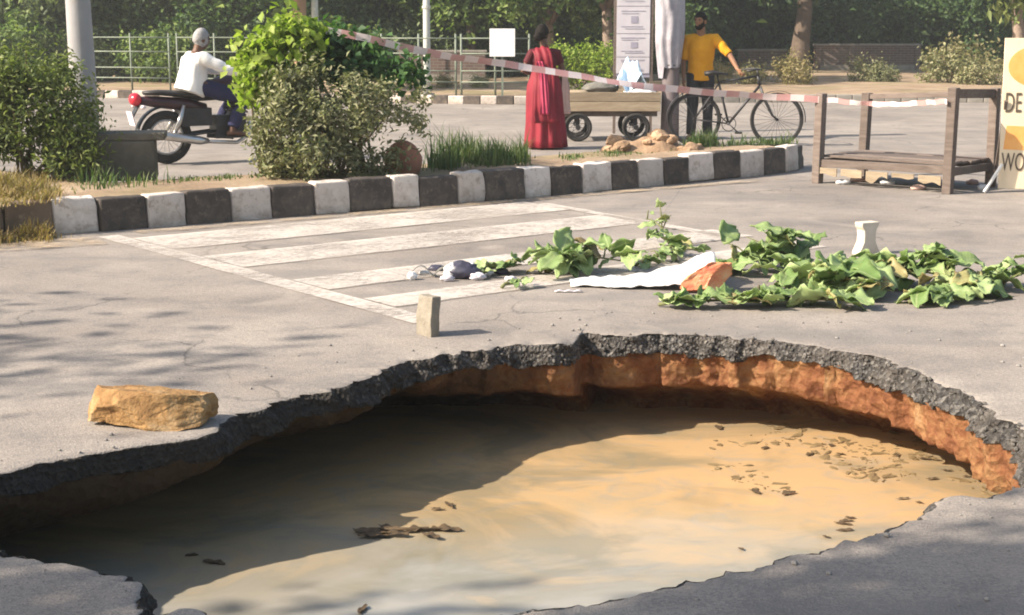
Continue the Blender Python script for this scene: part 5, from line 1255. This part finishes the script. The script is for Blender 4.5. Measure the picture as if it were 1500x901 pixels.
# ------------------------------------------------------------------ barrier tape
def tape(name, pts, w, label, n=150, stripe=0.13):
    L, ln = spline(pts, n); vs = []; fs = []; mi = []
    for i, p in enumerate(L):
        t = i / (n - 1); tan = (L[min(i + 1, n - 1)] - L[max(i - 1, 0)]).normalized()
        tw = 0.9 * math.sin(t * 9) * math.sin(t * 3.1) + 0.5 * nz((t * 9, 0, 0), 1, 3)
        up = Vector((0, 0, 1)); up = (up - tan * up.dot(tan)).normalized(); sd = tan.cross(up)
        dr = up * math.cos(tw) + sd * math.sin(tw)
        p = p + Vector((0, 0, 0.012 * nz((t * 14, 1, 0), 1, 2)))
        vs += [p - dr * w / 2, p + dr * w / 2]
    for i in range(n - 1): fs.append((2 * i, 2 * i + 2, 2 * i + 3, 2 * i + 1)); mi.append(1 if int(i * ln / (n - 1) / stripe) % 2 else 0)
    mb = MB(); mb.v = [tuple(v) for v in vs]; mb.f = fs; mb.mi = mi
    me = apply_mods(mb.mesh(), [('SOLIDIFY', dict(thickness=0.0015))])
    o = link(name, me, ['tape_white', 'tape_red'], None, False); tag(o, label, 'tape'); return o
flp = FL + Vector((0, -0.05, 0)); frp = FR + Vector((0, -0.05, 0))
t_end = Vector((FL.x, FL.y - 0.052, V(1197, 146, FL.y).z))
TP = [V(478, 44, 13.45), V(560, 62, 13.5), V(660, 83, 13.75), V(760, 97, 14.0), V(850, 112, 14.2), V(960, 128, 14.5), V(1080, 139, 14.8), Vector(t_end)]
tape('barrier_tape', TP, 0.065, 'faded red and white barrier tape stretched from the bush to the wooden stand')
TP2 = [Vector(t_end) + Vector((0.05, 0, 0)), V(1290, 153, 14.45), V(1387, 149, FR.y - 0.052)]
tape('barrier_tape', TP2, 0.05, 'thin red and white barrier tape tied between the two front posts of the stand', 60, 0.11)

# ------------------------------------------------------------------ far railing, poles, notice, wall
def on_far(px, extra=0.35):
    best = min(fpts, key=lambda p: abs(pxs(p) - px)); return Vector((xat(px, best.y + extra, VZ), best.y + extra, VZ - 0.02))
def railing(px0, px1, n, label):
    a, b = on_far(px0), on_far(px1); root = empty('railing', a); tag(root, label, 'railing', 'railings behind the far kerb')
    pts = [on_far(px0 + (px1 - px0) * i / n) - a for i in range(n + 1)]
    for p in pts:
        MB().tube([p, p + V3(0, 0, 1.25)], 0.022, 8).build('post', 'rail', root, True)
    for z in (0.30, 0.52, 0.86, 1.16):
        MB().tube([p + V3(0, -0.012, z) for p in pts], 0.015, 6).build('rail', 'rail', root, True)
railing(138, 250, 2, 'pale green metal railing between the concrete post and the rider')
railing(262, 425, 3, 'pale green metal railing behind the rider and the lime creeper')
railing(560, 668, 2, 'pale green metal railing around the pale lamp pole')
railing(676, 775, 2, 'pale green metal railing below the white notice')
p = on_far(626, 0.55)
lp = empty('lamp_pole', p); tag(lp, 'slim pale lamp pole standing in the railing', 'pole')
MB().tube([(0, 0, 0), (0, 0, 0.6), (0, 0, 6.5)], [0.085, 0.075, 0.055], 14).build('shaft', 'pole', lp, True)
MB().tube([(0, 0, 1.75), (0, 0, 1.80)], [0.09, 0.09], 14).build('clamp_band', 'pole', lp)
MB().tube([(0, 0, 0), (0, 0, 0.06)], [0.16, 0.15], 14).build('base_flange', 'concrete', lp)
mb = MB(); mb.tube([(0, 0, 6.45), (0.3, 0, 6.8), (1.2, 0, 6.95)], 0.03, 8); mb.ball((1.35, 0, 6.93), (0.28, 0.10, 0.06), 12, 8); mb.build('lamp_arm', 'pole', lp, True)
p = on_far(736, 0.1)
nt = empty('notice', p); tag(nt, 'square white blank notice on a thin post at the railing', 'notice')
z0, z1 = V(736, 83, p.y).z - p.z, V(736, 42, p.y).z - p.z
link('panel', bevel(MB().box((0, -0.03, (z0 + z1) / 2), (0.50, 0.02, z1 - z0)), 0.004), 'notice_white', nt)
MB().box((0, -0.006, z1 / 2), (0.04, 0.025, z1 - 0.03)).build('post', 'rail', nt)
p = on_far(464, 2.2)
sg = empty('street_sign', p); tag(sg, 'white sign post with a pinkish grey plate beside the tan trunk', 'sign')
MB().tube([(0, 0, 0), (0, 0, 2.75)], 0.075, 12).build('post', 'pole', sg, True)
link('plate', bevel(MB().box((0.12, -0.09, 2.45), (0.72, 0.02, 0.62)), 0.004), 'pink_grey', sg)
def brick_wall(px0, px1, Y, h, label):
    x0, x1 = xat(px0, Y, VZ), xat(px1, Y, VZ); root = empty('low_wall', ((x0 + x1) / 2, Y, VZ - 0.04)); tag(root, label, 'wall'); w = x1 - x0
    MB().box((0, 0, h / 2), (w, 0.22, h)).build('masonry', 'brick', root)
    link('coping', bevel(MB().box((0, 0, h + 0.03), (w + 0.06, 0.28, 0.06)), 0.01), 'concrete', root)
    MB().box((0, -0.125, 0.10), (w - 0.02, 0.03, 0.2)).build('plinth', 'concrete', root)
    n = max(2, int(w / 1.1))
    for i in range(n + 1):
        MB().box((-w / 2 + 0.10 + (w - 0.2) * i / n, -0.02, h / 2 + 0.005), (0.16, 0.25, h - 0.01)).build('pier', 'brick', root)
brick_wall(1192, 1346, 47.5, 0.80, 'low brown brick wall with piers beside the thick tree trunk')
brick_wall(1078, 1150, 48.5, 0.62, 'short low brick wall left of the thick tree trunk')
brick_wall(585, 712, 38.5, 0.75, 'low reddish brick wall behind the railing and the lamp pole')

# ------------------------------------------------------------------ things lying on the road
def rock(name, mat, loc, r, seed, label, cat, cuts=9, rz=0, sub=3):
    bm = bmesh.new(); bmesh.ops.create_icosphere(bm, subdivisions=sub + 1, radius=1)
    rr = random.Random(seed)
    planes = [(Vector((rr.gauss(0, 1), rr.gauss(0, 1), rr.gauss(0, 1))).normalized(), rr.uniform(0.62, 0.86)) for _ in range(cuts)]
    for v in bm.verts:
        for n, d in planes:
            k = v.co.dot(n)
            if k > d: v.co -= n * (k - d)
        v.co *= 1 + 0.05 * nz(v.co, 2.5, seed) + 0.025 * nz(v.co, 7, seed)
        v.co = Vector((v.co.x * r[0], v.co.y * r[1], max(v.co.z, -0.78) * r[2]))
    zmin = min(v.co.z for v in bm.verts)
    for v in bm.verts: v.co.z -= zmin
    me = bpy.data.meshes.new(name); bm.to_mesh(me); bm.free()
    o = link(name, me, mat); o.location = loc; o.rotation_euler = (0, 0, rz); tag(o, label, cat); return o
p = P(212, 631)
bm = bmesh.new(); bmesh.ops.create_icosphere(bm, subdivisions=6, radius=1); rr = random.Random(4)
cuts = [(Vector((0, -1, 0.25)), 0.42), (Vector((0.05, 0.1, 1)), 0.40), (Vector((0, 1, 0.1)), 0.45), (Vector((-1, -0.35, 0.25)), 0.74), (Vector((1, -0.25, 0.1)), 0.78), (Vector((0.75, -0.5, 0.55)), 0.70), (Vector((-0.6, -0.6, 0.6)), 0.62), (Vector((-0.1, -0.7, 0.8)), 0.50), (Vector((0.35, -0.8, 0.3)), 0.50), (Vector((-0.35, -0.85, -0.2)), 0.50), (Vector((0, 0, -1)), 0.42)]
for v in bm.verts:
    for n, d in cuts:
        n = n.normalized(); d = d + 0.05 * nz(v.co, 1.6, n.x * 3) + 0.022 * nz(v.co, 5, n.z * 3); k = v.co.dot(n)
        if k > d: v.co -= n * (k - d)
    k = 0.030 * nz(v.co, 4, 2) + 0.016 * nz(v.co, 12, 3) + 0.010 * nz(v.co, 28, 4)
    k -= 0.07 * max(0, nz(v.co, 3.0, 9)) + 0.05 * max(0, 0.12 - abs(nz(v.co, 2.2, 12))) * 5
    v.co *= 1 + k; v.co.z *= 1 - 0.28 * max(0, v.co.x) - 0.12 * max(0, -v.co.x); v.co.y *= 1 - 0.3 * abs(v.co.x); v.co = Vector((v.co.x * 0.275, v.co.y * 0.25, v.co.z * 0.165))
zm = min(v.co.z for v in bm.verts)
for v in bm.verts: v.co.z -= zm
me = bpy.data.meshes.new('sandstone'); bm.to_mesh(me); bm.free()
o = link('sandstone_block', me, 'sandstone', None, False); o.location = (p.x, p.y + 0.11, -0.004); o.rotation_euler = (0, math.radians(2), math.radians(3)); tag(o, 'rough yellow sandstone block lying at the edge of the hole', 'stone')
# broken slab standing on end
p = P(626, 494)
bm = bmesh.new(); bmesh.ops.create_cube(bm, size=1); bmesh.ops.subdivide_edges(bm, edges=bm.edges[:], cuts=5, use_grid_fill=True)
for v in bm.verts:
    c = v.co.copy(); v.co = Vector((c.x * 0.055, c.y * 0.125, (c.z + 0.5) * 0.205))
    if c.z > 0.05: v.co.x += 0.020 * (c.z - 0.05) * 2; v.co.y *= 1 - 0.30 * (c.z - 0.05)
    v.co += Vector((nz(v.co, 20, 1), nz(v.co, 20, 2), nz(v.co, 20, 3) if c.z > -0.4 else 0)) * 0.005
me = bpy.data.meshes.new('slab'); bm.to_mesh(me); bm.free(); me = apply_mods(me, [('BEVEL', dict(width=0.004, segments=2, limit_method='ANGLE'))])
o = link('concrete_chunk', me, 'chunk'); o.location = (p.x, p.y + 0.05, -0.003); o.rotation_euler = (0, 0, math.radians(40)); tag(o, 'small broken concrete chunk standing upright by the far lip of the hole', 'stone')
# waisted paver on end
p = P(1268, 372)
prof = [(0.0, 0.10), (0.025, 0.098), (0.06, 0.078), (0.10, 0.058), (0.15, 0.055), (0.19, 0.060), (0.215, 0.078), (0.235, 0.084), (0.25, 0.082)]
rings = []
for z, hw in prof: rings.append([V3(-hw, -0.045, z), V3(hw, -0.045, z), V3(hw, 0.045, z), V3(-hw, 0.045, z)])
me = bevel(MB().loft(rings), 0.006, 2); o = link('waisted_paver', me, 'concrete_pale'); o.scale = (0.9, 0.9, 0.9); o.location = (p.x, p.y, -0.002); o.rotation_euler = (0, 0, math.radians(28)); tag(o, 'pale waisted concrete paver standing on end behind the cut branches', 'paver')

# cut leafy branches
def leaf_mesh(seed, L=0.17, Wd=0.125):
    rr = random.Random(seed); n, m = 9, 6; vs = []
    cup = rr.uniform(0.15, 0.6); curl = rr.uniform(-0.2, 0.9)
    for i in range(n + 1):
        t = i / n; w = Wd / 2 * (math.sin(math.pi * min(1, t * 0.93 + 0.035)) ** 0.75) * (1.12 - 0.30 * t)
        for j in range(m + 1):
            u = (j / m - 0.5) * 2; x = t * L; y = u * w
            z = cup * abs(u) ** 1.5 * w * 0.7 - curl * t * t * L * 0.5 + 0.014 * math.sin(t * 13 + seed + u) * abs(u) ** 1.5 + 0.010 * nz((t * 4, u * 2, seed), 1, 1); y *= 1 + 0.10 * math.sin(t * 17 + seed) * abs(u); y += 0.018 * math.sin(t * 2.5 + seed)
            vs.append((x, y, z))
    me = MB().add(vs, [(i * (m + 1) + j, (i + 1) * (m + 1) + j, (i + 1) * (m + 1) + j + 1, i * (m + 1) + j + 1) for i in range(n) for j in range(m)]).mesh('leaf')
    me = apply_mods(me, [('SOLIDIFY', dict(thickness=0.0012))], 'leaf')
    me.materials.append(M['cut_leaf']); me.polygons.foreach_set('use_smooth', [True] * len(me.polygons)); return me
LEAVES = [leaf_mesh(k, 0.17 + 0.012 * (k % 4), 0.12 + 0.01 * (k % 3)) for k in range(8)]
def branch(p0, p1, nleaf, hmax, label, spread=0.16, lsc=1.0, seed=0, up=0.5, twigs=5):
    rr = random.Random(seed); a, b = Vector(p0), Vector(p1); o = empty('leafy_branch', a); tag(o, label, 'branch', 'cut branches on the road')
    d = b - a; L = d.length
    stem = [V3(0, 0, 0.015)]
    for i in range(1, 7):
        t = i / 6; stem.append(d * t + Vector((rr.uniform(-.03, .03), rr.uniform(-.03, .03), 0.03 + hmax * 0.4 * math.sin(t * 2.6))))
    MB().tube(stem, [0.012 - 0.0013 * i for i in range(7)], 6).build('stem', 'stem', o, True)
    tw = MB(); ends = []
    for k in range(twigs):
        t = rr.uniform(0.1, 1.0) * 5.99; i = int(t); q = stem[i].lerp(stem[i + 1], t - i)
        e = q + Vector((rr.uniform(-1, 1) * spread, rr.uniform(-1, 1) * spread * 0.8, rr.uniform(0.2, 1) * hmax * 0.75)); e.z = max(e.z, 0.03)
        MB().tube([q, q.lerp(e, 0.5) + V3(0, 0, 0.02), e], [0.006, 0.005, 0.003], 5).build('twig', 'stem', o, True); ends.append((q, e))
    for k in range(nleaf):
        if rr.random() < 0.75 and ends: q, e = rr.choice(ends); c = q.lerp(e, rr.uniform(0.35, 1.05))
        else: i = rr.randrange(6); c = stem[i].lerp(stem[i + 1], rr.random())
        lf = bpy.data.objects.new('leaf', LEAVES[rr.randrange(8)]); COL.objects.link(lf); lf.parent = o
        lf.location = c + Vector((rr.gauss(0, .02), rr.gauss(0, .02), 0.012)); s = lsc * rr.choice((0.5, 0.7, 0.85, 1.0, 1.15, 1.25)) * rr.uniform(0.9, 1.1); lf.scale = (s, s, s)
        pitch = rr.uniform(-0.7, 0.5) * up * 1.25; roll = rr.gauss(0, 0.42)
        if c.z < 0.05: pitch = min(pitch, 0.0) - 0.1
        # never through the ground
        if math.sin(pitch) * 0.18 * s > c.z - 0.01: pitch = math.asin(max(-1, min(1, (c.z - 0.02) / (0.18 * s))))
        lf.rotation_euler = Euler((roll, pitch, rr.uniform(0, 6.283)))
    return o
branch(P(790, 402), P(905, 398), 51, 0.20, 'clump of cut broad green leaves left of the white sheet', 0.17, 0.9, 1, 0.6, 8)
branch(P(990, 385), P(945, 335), 20, 0.23, 'thin cut sprig with a leafy tip rising behind the white sheet', 0.08, 0.62, 2, 0.5, 5)
branch(P(1060, 402), P(1170, 395), 57, 0.20, 'cut branch with upright green leaves behind the orange packet', 0.18, 1.0, 3, 0.7, 8)
branch(P(965, 450), P(1110, 452), 20, 0.03, 'low cut leaves lying in front of the orange packet', 0.16, 0.95, 4, 0.3, 5)
branch(P(1150, 425), P(1300, 440), 61, 0.13, 'thick pale green cut branch in front of the waisted paver', 0.2, 1.1, 5, 0.45, 8)
branch(P(1270, 420), P(1390, 425), 57, 0.19, 'bushy cut branch with dark and pale leaves right of the waisted paver', 0.18, 1.0, 6, 0.6, 8)
branch(P(1375, 432), P(1450, 432), 23, 0.09, 'trailing end of cut leaves with one raised leaf', 0.14, 0.9, 7, 0.4, 4)
branch(P(1465, 430), P(1540, 405), 15, 0.12, 'sparse cut twig with brown green leaves apart from the pile', 0.12, 0.95, 8, 0.5, 4)
branch(P(700, 408), P(770, 396), 20, 0.05, 'small withered sprig between the litter and the leaf clump', 0.10, 0.55, 9, 0.4, 4)
branch(P(930, 392), P(1000, 380), 23, 0.06, 'small twigs of leaves lying behind the white sheet', 0.12, 0.6, 10, 0.4, 4)
branch(P(1120, 448), P(1260, 452), 30, 0.04, 'flat scatter of pale cut leaves along the front of the pile', 0.16, 0.95, 14, 0.25, 5)
branch(P(1330, 446), P(1420, 442), 22, 0.05, 'low cut leaves spread in front of the bushy branch', 0.16, 0.95, 15, 0.25, 4)
branch(P(735, 425), P(765, 420), 8, 0.02, 'tiny loose sprig lying in front of the leaf clump', 0.06, 0.45, 11, 0.3, 2)
# white sheet, raised at one end
wa, wb = P(852, 430), P(1028, 412); wc = (wa + wb) / 2; wl2 = (wb - wa).length
def ws(u, v):
    x = (u - 0.5) * wl2; y = (v - 0.5) * (0.26 + 0.34 * u); q = Vector((x, y, 0))
    h = 0.15 * max(0, (u - 0.40) / 0.60) ** 1.2 * max(0.25, 1 - abs(v - 0.6) * 1.2) * (1 + 0.5 * nz((u * 6, v * 5, 0), 1, 5))
    return (x + 0.01 * nz(q, 12, 1), y + 0.02 * nz(q, 9, 2), 0.010 + h + 0.022 * abs(nz(q, 14, 3)) + 0.012 * math.sin(v * 22 + u * 5) * u * u + 0.012 * u)
crumple('white_sheet', 'white_plastic', (wc.x, wc.y + 0.12, 0), ws, 44, 26, 'crumpled white plastic sheet spread on the road among the cut branches', 'sheet')
p = P(1040, 430)
bm = bmesh.new(); bmesh.ops.create_icosphere(bm, subdivisions=5, radius=1); rr = random.Random(9)
cuts = [(Vector((rr.gauss(0, 1), rr.gauss(0, 1), rr.gauss(0, 0.8))).normalized(), rr.uniform(0.55, 0.8)) for _ in range(22)]
for v in bm.verts:
    for n, d in cuts:
        k = v.co.dot(n)
        if k > d: v.co -= n * (k - d) * 1.25
    v.co *= 1 + 0.10 * abs(nz(v.co, 3.5, 3)) - 0.05 * abs(nz(v.co, 8, 4))
    v.co = Vector((v.co.x * 0.17 + 0.06 * v.co.z, v.co.y * 0.13, v.co.z * 0.135))
zm = min(v.co.z for v in bm.verts)
for v in bm.verts: v.co.z -= zm
me = bpy.data.meshes.new('packet'); bm.to_mesh(me); bm.free()
o = link('orange_packet', me, 'orange_pack', None, False); o.location = (p.x, p.y + 0.05, 0); tag(o, 'crumpled orange and peach packet at the end of the white sheet', 'packet')
# litter at the left end
def bag(name, mat, px, py, r, seed, label, cat='litter'):
    p = P(px, py); mb = MB(); mb.ball((0, 0, r[2] * 0.85), r, 22, 14, fn=lambda v: 1 + 0.32 * nz(v, 2.6, seed) + 0.14 * nz(v, 6, seed)); o = mb.build(name, mat, None, True); o.location = (p.x, p.y, 0.0); tag(o, label, cat); return o
bag('polythene_bag', 'black_poly', 678, 408, (0.10, 0.06, 0.055), 3, 'small crumpled dark purple polythene bag on the zebra crossing')
bag('plastic_scrap', 'white_plastic', 662, 408, (0.05, 0.04, 0.05), 5, 'white plastic scrap against the dark polythene bag')
bag('plastic_scrap', 'white_plastic', 690, 403, (0.055, 0.05, 0.045), 7, 'white plastic scrap between the dark bag and the withered sprig')
bag('plastic_scrap', 'white_plastic', 604, 410, (0.03, 0.025, 0.028), 8, 'tiny white scrap beside the dark strip of cloth')
for k, (px, py, m_, r_) in enumerate(((640, 398, 'black_poly', 0.035), (712, 404, 'white_plastic', 0.03), (735, 402, 'black_poly', 0.03), (622, 403, 'white_plastic', 0.022), (700, 410, 'paper', 0.035), (748, 412, 'paper', 0.025), (655, 412, 'paper', 0.03))):
    col_ = {'black_poly': 'dark polythene', 'white_plastic': 'white plastic', 'paper': 'pale paper'}[m_]
    o = bag('litter_scrap', m_, px, py, (r_ * 1.5, r_, r_ * 0.7), k + 20.5, 'small crumpled %s scrap in the litter on the zebra crossing' % col_); o['group'] = 'small %s scraps on the crossing' % col_
def st(u, v):
    x = (u - 0.5) * 0.26; y = (v - 0.5) * 0.05; q = Vector((x, y, 0)); return (x, y + 0.03 * math.sin(u * 7), 0.008 + 0.055 * abs(math.sin(u * 5.5)) + 0.01 * nz(q, 15, 2))
p = P(630, 405); crumple('cloth_strip', 'grey_sack', (p.x, p.y, 0), st, 30, 6, 'twisted dark grey strip of cloth beside the polythene bag', 'litter', 0.004)
p = P(872, 428); crumple('paper_strip', 'paper', (p.x - 0.16, p.y - 0.01, 0), lambda u, v: ((u - 0.5) * 0.16, (v - 0.5) * 0.03, 0.008 + 0.008 * math.sin(u * 9) ** 2), 14, 4, 'thin pale paper strip in front of the white sheet tip', 'litter', 0.002)

# pebbles and crumbs of asphalt scattered on the road
mb = MB()
for _ in range(330):
    i = R.randrange(NR); d = abs(R.gauss(0, 0.5)) + 0.03; p = rim[i] + rhat[i] * d; s = 0.0025 + 0.009 * R.random() ** 3
    mb.ball((p.x, p.y, s * 0.4), (s, s * R.uniform(.7, 1.2), s * 0.7), 5, 4)
tag(mb.build('road_grit', 'pebble'), 'loose grit and asphalt crumbs around the hole', 'grit', kind='stuff')

# ------------------------------------------------------------------ debris floating on the water
WZ = WATER_Z
dl = []
for k in range(5):
    me = leaf_mesh(100 + k, 0.11, 0.05).copy(); me.materials.clear(); me.materials.append(M['dead_leaf']); dl.append(me)
tw = P(600, 780, WZ); root = empty('floating_twig', tw); tag(root, 'dark dead twig with withered leaves floating where shade meets sunlit water', 'twig')
MB().tube([(-0.17, 0.02, 0.008), (-0.02, 0.0, 0.014), (0.17, 0.015, 0.008)], [0.006, 0.008, 0.004], 6).build('stem', 'dead_leaf', root, True)
for x, y, a, s in ((-0.12, -0.03, 2.7, 1.1), (-0.08, -0.05, 3.5, 1.2), (-0.02, -0.02, 0.3, 1.0), (0.04, -0.05, -0.4, 1.0), (0.10, 0.0, 0.2, 1.1), (-0.04, 0.03, 2.9, 0.9), (0.0, -0.05, 3.3, 1.1), (0.08, 0.02, 0.5, 0.8)):
    lf = bpy.data.objects.new('leaf', dl[R.randrange(5)]); COL.objects.link(lf); lf.parent = root; lf.location = (x, y, 0.012); lf.rotation_euler = (R.uniform(-.12, .12), R.uniform(-.1, 0), a); lf.scale = (s * .95, s * .95, s * .35)
for k, (px, py) in enumerate([(632, 748), (650, 737), (645, 745), (535, 888), (290, 815), (300, 822), (1230, 765), (1222, 768), (1238, 760), (1088, 808), (1110, 725), (1148, 727), (1120, 655), (1210, 652), (1215, 655), (1225, 665), (1255, 690), (1310, 665), (1335, 648), (1345, 672), (1375, 702), (1395, 690), (1415, 672), (1425, 668), (1440, 690), (1455, 698), (1470, 697), (1330, 730), (1058, 630), (1205, 786), (1250, 778), (1340, 737), (1410, 700), (1440, 672), (1380, 676), (1180, 668)]):
    lf = bpy.data.objects.new('floating_leaf', dl[k % 5]); COL.objects.link(lf); lf.location = P(px, py, WZ) + V3(0, 0, 0.006); s = R.uniform(0.35, 0.9) * (1 if px < 1000 else 0.8); lf.scale = (s, s * R.uniform(.6, 1.3), s * 0.25); lf.rotation_euler = (R.uniform(-.1, .1), R.uniform(-.08, 0), R.uniform(0, 6.28))
    tag(lf, 'dark dead leaf floating on the muddy water', 'leaf', 'dead leaves on the water')
# flecks of mud and straw drifting at the right side
mb = MB()
for _ in range(1300):
    px, py = R.uniform(1040, 1500), R.uniform(612, 745)
    q = P(px, py, WZ)
    if nz(q, 3.0, 33) + 0.25 * (px - 1250) / 250 - 0.25 * abs(py - 668) / 50 < R.uniform(-0.15, 0.35): continue
    s = 0.004 + 0.020 * R.random() ** 2; mb.ball((q.x, q.y, WZ + 0.001), (s * R.uniform(0.8, 2.6), s * R.uniform(0.4, 1.2), s * 0.22), 7, 4, fn=lambda v: R.uniform(0.5, 1.35), rot=Euler((0, 0, R.uniform(0, 3))).to_matrix())
tag(mb.build('floating_debris', 'scum'), 'flecks of mud and straw drifting on the right side of the water', 'debris', kind='stuff')

# ------------------------------------------------------------------ hazy air
t = NT('haze'); t.t.nodes.remove(t.b); pv = t.n('VolumePrincipled'); pv.inputs['Color'].default_value = (0.92, 0.93, 0.92, 1); pv.inputs['Density'].default_value = 0.0017; pv.inputs['Anisotropy'].default_value = 0.3
t.link(pv.outputs[0], t.out.inputs['Volume'])
hz = MB().box((0, 0, 5.5), (700, 700, 14.4)).build('haze', t.m); tag(hz, 'thin pale haze in the air', kind='stuff')
